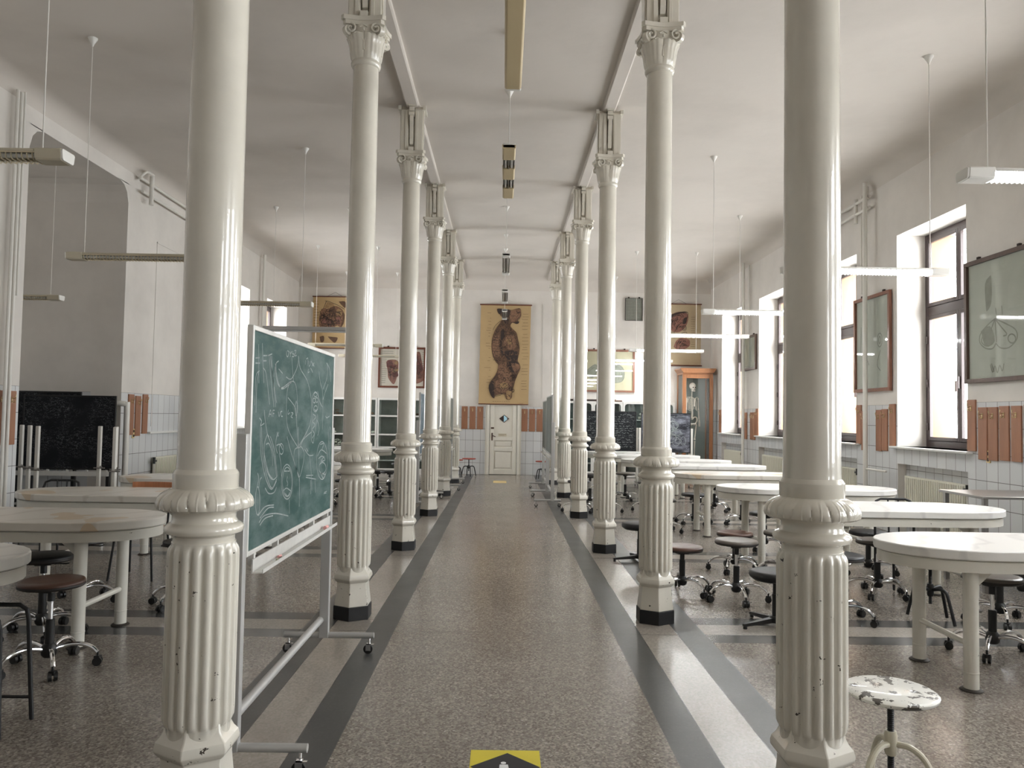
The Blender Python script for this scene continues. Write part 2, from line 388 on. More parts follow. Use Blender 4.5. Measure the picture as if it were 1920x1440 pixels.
def facade(name, sx, wins, y_start):
    g = G(); xi, xo = 5.945, 6.3; y = y_start
    def bx(a, b, y0, y1, z0, z1):
        x0, x1 = (a, b) if sx > 0 else (-b, -a); g.box(x0, x1, y0, y1, z0, z1)
    for a in wins:
        bx(xi, xo, y, a+.03, 0, 5.5); bx(xi, xo, a+.03, a+WW-.03, 0, WZ0); bx(xi, xo, a+.03, a+WW-.03, WZ1, 5.5); y = a+WW-.03
    bx(xi, xo, y, YF+.3, 0, 5.5)
    return struct(g.build(name, M['facade'], smooth=False))
facade('wall_outer_right', 1, WIN_R, YB-.3); facade('wall_outer_left', -1, WIN_L, 12.)
struct(G().box(-5.94, 5.94, YF, YF+.3, 0, 5.5).build('wall_far', M['wall_y'], smooth=False))
struct(G().box(-5.94, 5.94, YB-.3, YB, 0, 5.5).build('wall_back', M['wall_y'], smooth=False))
g = G(); g.box(-7.6, -5.94, 11.1, 11.3, 0, 5.5); g.box(-7.6, -7.3, 8.5, 11.1, 0, 5.5); g.box(-7.3, -5.94, 8.5, 8.77, 0, 5.5); g.box(-7.3, -5.94, 8.77, 11.1, 4.82, 5.5)
g.prism([(8.77, 4.83), (8.77, 4.55), (8.82, 4.7), (8.90, 4.78), (9.05, 4.83)], -7.3, -5.5, 'x'); g.prism([(11.1, 4.83), (10.82, 4.83), (10.97, 4.78), (11.05, 4.7), (11.1, 4.55)], -7.3, -5.5, 'x')
struct(g.build('wall_alcove', M['wall_b'], smooth=False))
# former window on the left wall, now a plastered niche with its sill
struct(G().box(-5.52, -5.44, 11.93, 13.6, 1.185, 1.215).build('trim_1', M['trim'], bevel=.006))
# blocked panel outline above that sill
g = G()
for a in ((12.05, 12.07, 1.3, 4.2), (13.45, 13.47, 1.3, 4.2), (12.05, 13.47, 4.18, 4.2)): g.box(-5.5, -5.492, a[0], a[1], a[2], a[3])
struct(g.build('trim_2', M['wall_y'], smooth=False))
def beam(n, x):
    g = G(); g.prism([(x-.075, 5.21), (x-.075, 5.155), (x-.06, 5.145), (x+.06, 5.145), (x+.075, 5.155), (x+.075, 5.21)], YB, YF, 'y')
    struct(g.build(n, M['ceil'], ang=20))
beam('trim_3', -1.125); beam('trim_4', 1.18)
def window(n, y0, sx):
    r = struct(empty('window_%d' % n, (0, 0, 0))); xf = 5.90
    X = (lambda a, b: (a, b)) if sx > 0 else (lambda a, b: (-b, -a))
    y1 = y0+WW; ym = (y0+y1)/2; f = G(); zt = 3.03
    a, b = X(xf, xf+.06)
    f.box(a, b, y0, y0+.07, WZ0, WZ1); f.box(a, b, y1-.07, y1, WZ0, WZ1); f.box(a, b, y0+.07, y1-.07, WZ1-.08, WZ1); f.box(a, b, y0+.07, y1-.07, WZ0, WZ0+.09)
    f.box(a, b, y0+.07, y1-.07, zt, zt+.13); f.build('frame', M['wframe'], r, bevel=.006)
    for i, (p, q) in enumerate(((y0+.07, ym+.035), (ym-.035, y1-.07))):
        for z0, z1 in ((WZ0+.09, zt), (zt+.13, WZ1-.08)):
            c, d = X(xf-.015, xf+.03); s = G()
            p2, q2 = (p, ym-.001) if i == 0 else (ym+.001, q)
            s.box(c, d, p2, p2+.05, z0, z1); s.box(c, d, q2-.05, q2, z0, z1); s.box(c, d, p2+.05, q2-.05, z0, z0+.05); s.box(c, d, p2+.05, q2-.05, z1-.05, z1)
            so = s.build('sash', M['wframe'], r, bevel=.004)
            e, h = X(xf+.004, xf+.008); G().box(e, h, p2+.05, q2-.05, z0+.05, z1-.05).build('pane', M['glass'], so, smooth=False)
    for z in (1.5, 2.1, 2.7):
        a, b = X(xf-.035, xf-.005); G().lathe([(.014, z-.05), (.014, z+.05)], 8, (a+b)/2, y1-.075).build('hinge', M['wframe'], r)
    a, b = X(xf-.05, xf-.015); h = G().box(a, b, ym-.03, ym-.005, 2.0, 2.16); h.box(X(xf-.075, xf-.05)[0], X(xf-.075, xf-.05)[1], ym-.03, ym-.01, 1.96, 2.1); h.build('handle', M['wframe'], r, bevel=.003)
    a, b = X(5.42, xf); G().box(a, b, y0-.1, y1+.1, 1.19, WZ0).build('sill', M['trim'], r, bevel=.008)
# keep the sill ledge from cutting into the piers: it laps over their face only
n = 0
for y in WIN_R: n += 1; window(n, y, 1)
for y in WIN_L: n += 1; window(n, y, -1)

# ---------------------------------------------------------------- cast iron columns
def make_column():
    t = thing('cast_iron_column', '', 'column'); R6 = -PI/2
    G().lathe([(.152, 0), (.152, .1)], 6, rot=R6).build('plinth', M['black'], t, bevel=.003, smooth=False)
    G().lathe([(.146, .1), (.143, .13), (.134, .19), (.127, .255), (.128, .275), (.140, .283), (.153, .30), (.154, .315), (.148, .335), (.132, .352), (.122, .37), (.116, .40)], 6, rot=R6).build('pedestal', M['colchip'], t, bevel=.004, ang=20)
    n = 18*10
    def fl(a, k, r):
        c = abs(math.cos(9*a)); rib = max(0., c-.42)/.58
        amp = [0, 0, .5, .9, 1, 1, .9, .55, 0, 0][k]
        return .1145+.0145*amp*(rib**.42) if 0 < k < 9 else .1145
    pz = [.352, .385, .392, .405, .43, 1.005, 1.028, 1.04, 1.05, 1.06]
    G().lathe([(.1145, z) for z in pz], n, fn=fl).build('fluted_drum', M['colchip'], t, ang=70)
    G().lathe([(.112, 1.058), (.110, 1.075), (.113, 1.083), (.122, 1.088), (.138, 1.095), (.143, 1.106), (.141, 1.118), (.132, 1.127), (.120, 1.133), (.113, 1.148), (.114, 1.165), (.124, 1.178), (.134, 1.184)], 64).build('lower_moulding', M['col'], t, ang=38)
    lz = [(.132, 1.182), (.160, 1.181), (.170, 1.188), (.174, 1.200), (.1735, 1.212), (.168, 1.226), (.158, 1.238), (.145, 1.248), (.130, 1.256), (.118, 1.262)]
    def lf(a, k, r):
        e = [0, .3, .8, 1, 1, 1, .8, .5, .2, 0][k]; ph = 12*a; s = math.sin(ph/1.+(k-4)*.42)
        leaf = abs(math.sin(8*a+(k-4)*.16*(1 if math.cos(4*a) > 0 else -1)))**.3; vein = math.exp(-(math.cos(8*a)/.12)**2); rib = math.exp(-(math.sin(16*a+(k-4)*.3)/.25)**2)
        return r+e*(.009*leaf-.007+.0022*vein-.002*rib)
    G().lathe(lz, 288, fn=lf).build('leaf_ring', M['col'], t, ang=32)
    G().lathe([(.117, 1.258), (.1185, 1.262), (.1185, 1.315), (.113, 1.325), (.107, 1.332), (.1055, 1.36), (.104, 2.2), (.1025, 3.2), (.0995, 4.2), (.0985, 4.26)], 56).build('shaft', M['col'], t, ang=25)
    c = G(); c.lathe([(.0995, 4.255), (.108, 4.262), (.115, 4.275), (.117, 4.29), (.112, 4.302), (.108, 4.306)], 48)
    bz = [(.110, 4.30), (.120, 4.325), (.126, 4.36), (.130, 4.40), (.139, 4.44), (.152, 4.474), (.150, 4.484), (.136, 4.488), (.142, 4.552)]
    def bl(a, k, r):
        e = [0, .5, .9, 1, 1.15, 1.5, 1.5, 0, 0][k]; q = abs(math.sin(2*a))
        return r+e*(.017*q**.5-.011+.002*math.cos(24*a)*q)
    c.lathe(bz, 128, fn=bl)
    # abacus with hollowed sides and clipped corners
    def ab(h, d):
        p = []
        for q in range(4):
            for i in range(9):
                u = -1+2*i/8; p.append((u*h*.86, -(h-d*(1-u*u)))); 
            p[-9:] = [(x*math.cos(q*PI/2)-y*math.sin(q*PI/2), x*math.sin(q*PI/2)+y*math.cos(q*PI/2)) for x, y in p[-9:]]
        return p
    c.prism(ab(.158, .022), 4.548, 4.578); c.prism(ab(.172, .024), 4.578, 4.612)
    for q in range(4):
        for s in (-1, 1):
            mt = Matrix.Rotation(q*PI/2, 4, 'Z')
            sp = [(s*(.098+(.042-.0048*i/1.6)*math.cos(i*.62+1.6)), -.146-.004*i/14, 4.516+(.042-.0048*i/1.6)*math.sin(i*.62+1.6)) for i in range(13)]
            c.tube(sp, .0085, 6, mt)
            c.tube([(s*.02, -.128, 4.47), (s*.03, -.136, 4.485), (s*.05, -.142, 4.489), (s*.07, -.145, 4.482)], .006, 6, mt)
        mt = Matrix.Rotation(q*PI/2, 4, 'Z')
        c.tube([(0, -.118, 4.36), (0, -.122, 4.42), (-.02, -.132, 4.455), (-.055, -.136, 4.478)], [.008, .008, .007, .005], 6, mt)
        c.tube([(0, -.122, 4.42), (.02, -.132, 4.455), (.055, -.136, 4.478)], [.008, .007, .005], 6, mt)
        c.tube([(-.03, -.142, 4.53), (0, -.146, 4.545), (.03, -.142, 4.53)], .008, 6, mt); c.tube([(0, -.14, 4.50), (0, -.145, 4.52)], .009, 6, mt)
        for s in (-1,):
            a = -PI/4+q*PI/2
            m2 = Matrix.Translation((.176*math.cos(a), .176*math.sin(a), 4.505)) @ Matrix.Rotation(a, 4, 'Z')
            c.tube([(0, -.018, 0), (0, .018, 0)], .038, 12, m2 @ Matrix.Identity(4))
    c.build('capital', M['col'], t, ang=40)
    b = G(); b.box(-.125, .125, -.06, .12, 4.61, 5.16)
    for s in (-1, 1):
        x0, x1 = sorted((s*.035, s*.125)); b.box(x0, x1, -.105, -.06, 4.61, 5.11); x0, x1 = sorted((s*.045, s*.075)); b.box(x0, x1, -.118, -.105, 4.62, 5.09)
        x0, x1 = sorted((s*.125, s*.137)); b.box(x0, x1, -.07, .02, 4.61, 5.13); b.box(min(s*.125, s*.16), max(s*.125, s*.16), -.105, .12, 5.11, 5.16)
    b.box(-.03, .03, -.15, -.06, 4.61, 4.655); b.box(-.033, .033, -.15, -.06, 5.03, 5.07); b.box(-.03, .03, -.14, -.06, 5.085, 5.13); b.box(-.04, .04, -.17, -.06, 5.135, 5.165)
    b.prism([(-.06, 5.03), (-.145, 5.03), (-.14, 4.96), (-.12, 4.90), (-.115, 4.84), (-.12, 4.76), (-.105, 4.70), (-.06, 4.69)], -.022, .022, 'x')
    b.build('bracket', M['col'], t, bevel=.003, smooth=False)
    return t
ords = ['nearest', 'second nearest', 'third nearest', 'fourth nearest', 'fifth nearest', 'farthest']
for s, X in ((-1, -1.128), (1, 1.188)):
    for i, Y in enumerate((2.95, 5.95, 8.95, 11.95, 14.9, 17.75)):
        place('col', make_column, (X, Y, 0), 0, '%s cream cast-iron column with fluted base in the %s row' % (ords[i], 'left' if s < 0 else 'right'), 'cast-iron columns along the central aisle')

# ---------------------------------------------------------------- rolling chalkboards
def caster(parent, x, y, zt, r=.03):
    g = G(); g.tube([(x, y, zt), (x, y, r*2+.004)], .006, 8); g.box(x-.02, x+.012, y-.014, y-.010, r*.7, r*2+.006); g.box(x-.02, x+.012, y+.010, y+.014, r*.7, r*2+.006); g.box(x-.016, x+.012, y-.014, y+.014, r*2, r*2+.006)
    g.box(x+.012, x+.03, y-.008, y+.008, r*1.9, r*2)
    c = g.build('caster', M['chrome'], parent, smooth=False)
    G().tube([(x-.006, y-.009, r), (x-.006, y+.009, r)], r, 16).build('wheel', M['plastic'], c)
    return c
def rolling_board(name, label, cat, loc, rz, ln, z0, z1, face, fr, ft=(-.23, .29), up=1.455, side=.024, ux=(-.033, .027), umat='alu', tray=True, group=None, chalk=None, back=None):
    t = thing(name, label, cat, loc, rz, group); h = ln/2
    bo = G().box(.004, .022, -h+.018, h-.018, z0+.018, z1-.018).build('slate', face, t, smooth=False)
    f = G()
    for y0, y1, a, b in ((-h, -h+.02, z0, z1), (h-.02, h, z0, z1), (-h+.02, h-.02, z0, z0+.022), (-h+.02, h-.02, z1-.022, z1)): f.box(0, .028, y0, y1, a, b)
    f.build('board_frame', fr, t, bevel=.003)
    for s in (-1, 1):
        y = s*(h+side); zp = min(up-.03, (z0+z1)/2)
        u = G(); u.box(ux[0], ux[1], y-.022, y+.022, .10, up); u.tube([((ux[0]+ux[1])/2, y, zp), (.014, s*(h-.01), zp)], .010, 8)
        u.build('upright', M[umat], t, bevel=.006)
        ft_o = G().tube([(ft[0]-.03, y, .115), (ft[1]+.03, y, .115)], .019, 12).build('foot', M['alu'], t)
        caster(ft_o, ft[0], y, .1); caster(ft_o, ft[1], y, .1)
    G().tube([(-.025, -h-side, .215), (-.025, h+side, .215)], .022, 12).build('crossbar', M['alu'], t)
    if tray:
        g = G(); g.box(.03, .036, -h+.06, h-.06, z0-.075, z0-.02); g.box(.03, .081, -h+.06, h-.06, z0-.080, z0-.075); g.box(.078, .082, -h+.06, h-.06, z0-.080, z0-.062)
        for i in range(5): y = -h+.1+i*(ln-.2)/4; g.box(.004, .03, y-.012, y+.012, z0-.05, z0+.004)
        g.build('chalk_tray', M['aluw'], t, smooth=False)
    if chalk: chalk(t)
    return t
CH = [[(3474,1857),(3484,1773),(3494,1680)],[(3527,1866),(3545,1777),(3567,1684)],[(3437,1791),(3492,1796)],[(3439,1768),(3501,1772)],[(3548,1810),(3607,1815)],[(3550,1786),(3596,1790)],[(3498,1737),(3462,1723),(3447,1690),(3445,1579)],[(3553,1753),(3595,1731),(3636,1649),(3663,1586)],[(3489,1733),(3466,1675),(3466,1547)],[(3633,1821),(3680,1693),(3733,1574)],[(3674,1820),(3697,1728),(3774,1597)],[(3654,1818),(3714,1694),(3762,1575)],[(3620,1816),(3680,1829)],[(3790,1803),(3741,1782),(3719,1720)],[(3734,1786),(3755,1722),(3841,1671),(4026,1713),(4113,1697),(4152,1618),(4148,1522)],[(3748,1791),(3764,1727),(3856,1667),(4027,1708)],[(4021,1843),(4039,1779),(4068,1710)],[(4148,1857),(4137,1799),(4025,1726),(3927,1731)],[(3794,1764),(3864,1745)],[(4158,1853),(4191,1793),(4347,1732),(4423,1664),(4461,1593),(4433,1480),(4217,1371)],[(4026,1713),(3965,1678),(3947,1613),(3957,1513),(4021,1443),(4201,1357)],[(3970,1627),(4108,1579),(4139,1527),(4201,1357)],[(4130,1612),(4108,1579),(4138,1531),(4163,1579),(4130,1612)],[(4629,1617),(4624,1591),(4605,1570),(4575,1558),(4541,1558),(4510,1569),(4487,1589),(4477,1614),(4481,1639),(4500,1660),(4528,1672),(4562,1673),(4594,1663),(4618,1642),(4629,1617)],[(4581,1658),(4578,1653),(4569,1648),(4556,1645),(4541,1645),(4527,1647),(4517,1651),(4514,1656),(4516,1662),(4525,1666),(4538,1669),(4553,1670),(4567,1668),(4577,1664),(4581,1658)],[(4549,1623),(4546,1617),(4539,1612),(4527,1609),(4514,1609),(4502,1612),(4494,1616),(4490,1622),(4493,1628),(4500,1633),(4511,1636),(4524,1636),(4536,1634),(4545,1629),(4549,1623)],[(4612,1627),(4610,1621),(4602,1616),(4590,1613),(4577,1613),(4565,1615),(4556,1620),(4553,1626),(4555,1632),(4562,1637),(4574,1640),(4587,1640),(4600,1638),(4609,1633),(4612,1627)],[(4600,1579),(4597,1573),(4587,1568),(4572,1565),(4555,1565),(4539,1568),(4528,1572),(4524,1578),(4527,1584),(4537,1589),(4552,1592),(4569,1592),(4585,1590),(4596,1585),(4600,1579)],[(4617,1798),(4657,1736),(4719,1684),(4742,1586),(4746,1449)],[(4839,1867),(4826,1771),(4730,1695)],[(4867,1734),(4800,1686),(4737,1630)],[(4598,1680),(4660,1617),(4731,1586)],[(4804,1864),(4905,1826),(4939,1748)],[(4496,1552),(4477,1444),(4482,1397),(4526,1375),(4560,1442),(4613,1542)],[(4507,1542),(4572,1526),(4502,1500),(4556,1479),(4496,1454),(4545,1427),(4498,1402)],[(4595,1510),(4641,1483),(4657,1446),(4627,1414)],[(3914,1862),(3924,1840),(3948,1837),(3962,1861),(3937,1866)],[(3978,1867),(3995,1855),(4018,1870),(3995,1855),(3994,1838)],[(4035,1872),(4031,1858),(4062,1858),(4055,1845),(4026,1845)],[(4068,1877),(4102,1880),(4071,1851),(4113,1856)],[(4315,1851),(4353,1858),(4338,1812)],[(4306,1845),(4299,1819)],[(4364,1844),(4377,1815),(4405,1827),(4397,1844)],[(4423,1848),(4455,1835),(4497,1822)],[(4495,1843),(4446,1819)],[(4369,1799),(4361,1778),(4390,1785)],[(4417,1807),(4471,1784)],[(3655,1527),(3679,1561),(3703,1529)],[(3667,1540),(3697,1540)],[(3724,1527),(3718,1557),(3749,1559)],[(3722,1544),(3743,1544)],[(3808,1553),(3825,1529),(3845,1554)],[(3875,1554),(3852,1553),(3862,1531),(3885,1531)],[(3984,1564),(3978,1541),(4018,1550)],[(4043,1550),(4077,1545),(4037,1529),(4071,1522)],[(4818,1531),(4855,1520),(4927,1531)],[(3585,1560),(3602,1515),(3642,1448),(3670,1434)],[(3518,1523),(3551,1507),(3534,1487),(3591,1498)],[(3534,1483),(3555,1360),(3628,1248),(3730,1178),(3812,1212)],[(3553,1482),(3578,1359),(3647,1255),(3736,1184),(3814,1221)],[(3595,1387),(3622,1307),(3696,1243),(3761,1223),(3817,1233)],[(3642,1445),(3600,1399),(3612,1345),(3680,1261),(3746,1228)],[(3650,1439),(3709,1395),(3756,1337),(3810,1234)],[(3691,1434),(3753,1376),(3787,1314),(3825,1233)],[(3627,1398),(3674,1400),(3727,1351),(3740,1291)],[(3803,1448),(3780,1392),(3813,1347)],[(3916,1365),(3913,1353),(3904,1344),(3889,1340),(3873,1341),(3858,1346),(3847,1356),(3842,1368),(3845,1379),(3854,1388),(3868,1393),(3884,1392),(3899,1386),(3911,1377),(3916,1365)],[(3795,1387),(3854,1390),(3902,1361)],[(3633,1194),(3690,1163),(3774,1159),(3815,1181)],[(3843,1346),(3879,1291),(3892,1228)],[(3796,1453),(3827,1430)],[(3825,1452),(3798,1429)],[(4104,1183),(4102,1155),(4089,1130),(4067,1113),(4039,1103),(4007,1102),(3974,1110),(3945,1125),(3921,1147),(3904,1173),(3897,1200),(3899,1227),(3910,1251),(3930,1269),(3957,1279),(3989,1282),(4021,1275),(4052,1260),(4078,1238),(4096,1212),(4104,1183)],[(4090,1184),(4088,1158),(4074,1136),(4052,1121),(4024,1115),(3993,1118),(3964,1130),(3940,1149),(3923,1173),(3915,1199),(3918,1224),(3930,1245),(3951,1260),(3978,1267),(4009,1265),(4038,1254),(4064,1236),(4082,1211),(4090,1184)],[(4003,1219),(3993,1201),(4015,1181),(4000,1169)],[(3944,1251),(4041,1244)],[(3938,1152),(3993,1160),(4068,1139)],[(3972,1135),(4021,1116),(4053,1132)],[(4903,1250),(4900,1213),(4882,1181),(4852,1157),(4813,1143),(4769,1141),(4725,1151),(4684,1170),(4651,1198),(4628,1231),(4618,1266),(4621,1301),(4636,1331),(4664,1355),(4700,1370),(4743,1374),(4788,1367),(4830,1349),(4866,1321),(4891,1287),(4903,1250)],[(4867,1204),(4859,1190),(4834,1180),(4797,1176),(4756,1179),(4719,1188),(4693,1201),(4682,1217),(4689,1231),(4713,1241),(4749,1245),(4790,1243),(4828,1234),(4856,1220),(4867,1204)],[(4641,1291),(4726,1325),(4869,1296)],[(4665,1274),(4753,1285),(4837,1259),(4734,1254),(4811,1282)],[(4719,1184),(4860,1163)],[(4754,1171),(4803,1145),(4859,1174)],[(4700,1358),(4791,1360),(4748,1329)],[(3974,1426),(4065,1335),(4235,1196)],[(4188,1473),(4213,1328),(4238,1171)],[(4218,1359),(4131,1353),(4116,1295),(4177,1243),(4235,1196),(4303,1255),(4324,1323),(4264,1361),(4218,1359)],[(4236,1361),(4306,1403),(4478,1439)],[(4240,1191),(4252,1034)],[(3560,1142),(3560,1120),(3557,1101),(3550,1087),(3540,1081),(3529,1083),(3518,1091),(3508,1107),(3501,1127),(3497,1149),(3497,1170),(3501,1189),(3508,1202),(3517,1209),(3528,1208),(3539,1199),(3549,1184),(3556,1164),(3560,1142)],[(3510,1205),(3532,1244),(3516,1273)],[(3536,1199),(3551,1238),(3576,1248)],[(3557,1043),(3632,1065),(3813,1053),(4040,1011)],[(3571,1029),(3647,1051),(3770,1048)],[(3541,1077),(3641,1106),(3780,1098)],[(3568,1062),(3683,1093),(3781,1087)],[(4452,1301),(4492,1211),(4525,1095)],[(4376,1185),(4613,1155)],[(4385,1194),(4546,1184)],[(4592,1152),(4611,1076)],[(4488,1160),(4501,1077)],[(4837,1054),(4908,1055)],[(4826,1048),(4897,1045)],[(4048,1095),(4061,1020)],[(4330,1347),(4432,1307),(4534,1302)],[(4368,1350),(4410,1329)],[(4902,1430),(4939,1321),(4987,1222)],[(4947,1463),(4976,1428),(4956,1383)]]
def draw_chalk(t):
    g = G()
    for st in CH:
        pts = smooth_pts([(y/1000-4.205, z/1000) for y, z in st], 4)
        stroke(g, pts, .0058, lambda u, v: (.0228, u, v))
    g.build('chalk_drawing', M['chalk'], t, smooth=False)
rolling_board('rolling_chalkboard', 'large green chalkboard covered in anatomy sketches on a grey wheeled stand', 'chalkboard', (-1.135, 4.205, 0), 0, 1.64, .915, 1.935, M['green'], M['aluw'], chalk=draw_chalk)
def chalkbit(label, x, y, z, r, mat, ln=.03):
    tag(G().tube([(x, y-ln/2, z+r), (x+.004, y+ln/2, z+r)], r, 8).build('chalk_stick', mat), label, 'chalk')
chalkbit('pink chalk stub at the far end of the green board tray', -1.075, 4.74, .84, .012, M['chalkp'], .045)
chalkbit('small red chalk crumb lying near the middle of the green board tray', -1.085, 3.80, .84, .007, M['chalkp'])
chalkbit('pale yellow chalk crumb at the near end of the green board tray', -1.07, 3.72, .84, .006, M['paper2'], .02)
rolling_board('rolling_chalkboard', 'grey-green rolling board edge-on to the right aisle, nearer of the two', 'chalkboard', (.86, 14.1, 0), PI, 1.6, .88, 1.93, M['greyg'], M['alu'], ft=(-.12, .28))
rolling_board('rolling_chalkboard', 'grey-green rolling board edge-on to the right aisle, farther one by the door', 'chalkboard', (.88, 15.88, 0), PI, 1.6, .88, 1.88, M['greyg'], M['alu'], ft=(-.10, .28))
rolling_board('rolling_chalkboard', 'blue-grey rolling board edge-on behind the fourth column of the left row', 'chalkboard', (-1.40, 13.5, 0), 0, 1.55, .88, 1.92, M['bluech'], M['alu'], ft=(-.28, .28))
rolling_board('rolling_chalkboard', 'dark grey rolling board edge-on behind the farthest column of the left row', 'chalkboard', (-1.17, 16.7, 0), 0, 1.6, .88, 1.93, M['greyg'], M['alu'], ft=(-.28, .28))
def bb(label, x, y, z0=.77, z1=1.72, face='blackb', tray=True, ln=1.22, front=True):
    rolling_board('rolling_blackboard', label, 'blackboard', (x, y, 0), -PI/2, ln, z0, z1, M[face], M['black'], ft=(-.22, .22), up=1.335, tray=tray, side=.022 if front else -.1, ux=(-.02, .03) if front else (-.06, -.01), umat='pipe' if front else 'black')
bb('wide black board standing at the back of the left alcove', -5.88, 10.5, .73, 1.735, ln=1.25, front=False)
bb('taller black board at the far left of the alcove, mostly behind the wide one', -6.42, 10.85, .70, 1.79, ln=1.0, front=False)
bb('black board with faint white writing left of the second right-hand column', 2.40, 17.3, .79, 1.70, tray=False, ln=1.19)
bb('black board thickly covered in white chalk in front of the skeleton case', 3.64, 17.2, .79, 1.68, 'blackc', tray=False, ln=1.12)
def chalk_writing(o, seed, rows, ln, z0, z1, loops=0):
    rr = random.Random(seed); g = G(); pl = lambda u, v: (.0228, u, v)
    for k in range(rows):
        z = z1-.08-k*(z1-z0-.14)/rows; y = -ln/2+.08+rr.random()*.1
        while y < ln/2-.14:
            w = rr.uniform(.03, .10); n = max(3, int(w/.012)); pts = [(y+w*i/n, z+rr.uniform(-.014, .016)) for i in range(n+1)]
            if rr.random() < .72: stroke(g, smooth_pts(pts, 2), .0045, pl)
            y += w+rr.uniform(.02, .05)
    for k in range(loops):
        cy, cz = rr.gauss(0, ln*.17), rr.gauss((z0+z1)/2+.08, (z1-z0)*.16); a, b = rr.uniform(.03, .16), rr.uniform(.03, .12)
        p = [q for q in ell(cy, cz, a, b, 12) if abs(q[0]) < ln/2-.04 and z0+.04 < q[1] < z1-.04]
        if len(p) > 8: stroke(g, p, .006, pl)
    g.build('chalk_drawing', M['chalk'], o, smooth=False)
bbs = [o for o in bpy.data.objects if o.name.startswith('rolling_blackboard') and o.parent is None]
for o in bbs:
    if 'faint white writing' in o['label']: chalk_writing(o, 4, 15, 1.19, .79, 1.70)
    if 'thickly covered' in o['label']: chalk_writing(o, 8, 5, 1.12, .79, 1.68, 60)
def board_stand(label, x, y, w=1.0):
    t = thing('empty_board_stand', label, 'stand', (x, y, 0))
    for s in (-1, 1):
        G().box(s*w/2-.022, s*w/2+.022, -.02, .02, .10, 1.335).build('upright', M['pipe'], t, bevel=.006)
        c = G(); c.tube([(s*w/2-.05, -.03, .80), (s*w/2+.09, -.03, .80)], .008, 8); c.tube([(s*w/2+.05, -.03, .80), (s*w/2+.05, -.06, .82)], .014, 8); c.build('clamp', M['steel'], t)
        fo = G().tube([(s*w/2, -.25, .115), (s*w/2, .25, .115)], .018, 10).build('foot', M['pipe'], t); caster(fo, s*w/2, -.22, .1); caster(fo, s*w/2, .22, .1)
    G().tube([(-w/2, 0, .215), (w/2, 0, .215)], .018, 10).build('crossbar', M['pipe'], t)
board_stand('empty white board stand before the alcove, its left post farthest left', -5.68, 9.95)
board_stand('empty white board stand before the alcove, middle of three left posts', -5.41, 9.74, 1.08)
board_stand('empty white board stand before the alcove, nearest the marble tables', -5.21, 9.46, .94)

# ---------------------------------------------------------------- marble tables
def outline(hx, hy, ex, n=16):
    p = []
    for i in range(n+1): a = -PI/2+PI*i/n; p.append((hx-ex+ex*math.cos(a), hy*math.sin(a)))
    for i in range(n+1): a = PI/2+PI*i/n; p.append((-hx+ex+ex*math.cos(a), hy*math.sin(a)))
    return p
def make_table(marble):
    def f():
        t = thing('dissection_table', '', 'table')
        g = G().prism(outline(.985, .39, .52), .762, .82); g.build('marble_top', M[marble], t, bevel=.007, ang=50)
        o = outline(.965, .372, .50); i = outline(.93, .337, .465); n = len(o)
        v = [(x, y, .755) for x, y in o]+[(x, y, .69) for x, y in o]+[(x, y, .755) for x, y in i]+[(x, y, .69) for x, y in i]; fc = []
        for k in range(n):
            j = (k+1) % n; fc += [(k, n+k, n+j, j), (2*n+k, 2*n+j, 3*n+j, 3*n+k), (k, j, 2*n+j, 2*n+k), (n+k, 3*n+k, 3*n+j, n+j)]
        ga = G().add(v, fc); ga.prism(outline(.95, .358, .48), .755, .763); ga.box(-.62, -.54, -.34, .34, .70, .755); ga.box(.54, .62, -.34, .34, .70, .755)
        ga.build('apron', M['tpaint'], t, ang=50)
        for sx in (-1, 1):
            for sy in (-1, 1):
                x, y = sx*.58, sy*.28
                l = G().lathe([(.041, .012), (.041, .10), (.0425, .102), (.0425, .108), (.041, .11), (.041, .70)], 20, x, y)
                l.prism([(x, .70), (x-sx*.15, .70), (x-sx*.04, .60), (x, .58)], y-.004, y+.004, 'y')
                lo = l.build('leg', M['tpaint'], t)
                G().lathe([(.062, 0), (.062, .006), (.050, .014)], 12, x, y).build('foot_flange', M['iron'], lo)
            G().tube([(sx*.58, -.25, .262), (sx*.58, .25, .262)], .019, 10).build('stretcher', M['tpaint'], t)
        return t
    return f
TG = 'oval marble dissection tables'
tabs = [('marble', 3.33, 4.79, 'white marble table nearest on the right, behind the flaking white stool'),
        ('marble', 3.36, 6.70, 'white marble table second from the viewer on the right, partly behind the nearest right column'),
        ('marble', 3.36, 8.52, 'white marble table third on the right, left end beside the brown stool seats'),
        ('marble2', 3.30, 10.48, 'marble table with brown-stained edge, fourth from the viewer on the right'),
        ('marble', 3.24, 12.35, 'white marble table fifth from the viewer on the right'),
        ('marble', 3.10, 13.75, 'white marble table sixth from the viewer on the right'),
        ('marble', 2.95, 15.35, 'white marble table seventh from the viewer on the right'),
        ('marble', 2.72, 16.55, 'farthest white marble table on the right, just in front of the black boards'),
        ('marble', -3.36, 3.86, 'white marble table whose rounded corner enters at the left edge, nearest on the left'),
        ('marble2', -3.32, 5.36, 'warm-lit tan marble table with the brown stool tucked beside it on the left'),  # warm light is put into the marble colour here and on the following pair
        ('marble2', -3.33, 6.97, 'marble table in front of the alcove blackboards, third on the left'),
        ('marble2', -3.26, 8.65, 'marble table above the orange chair back, fourth on the left'),
        ('marble', -3.32, 10.3, 'marble table hidden mostly behind the green chalkboard'),
        ('marble', -3.30, 12.0, 'marble table behind the green chalkboard, sixth on the left'),
        ('marble', -3.30, 13.75, 'marble table showing between green chalkboard and second left column, lower of the pair'),
        ('marble', -3.30, 16.2, 'farthest marble table on the left in front of the glazed cabinets')]
for mt, x, y, lb in tabs: place('table_'+mt, make_table(mt), (x, y, 0), 0, lb, TG)

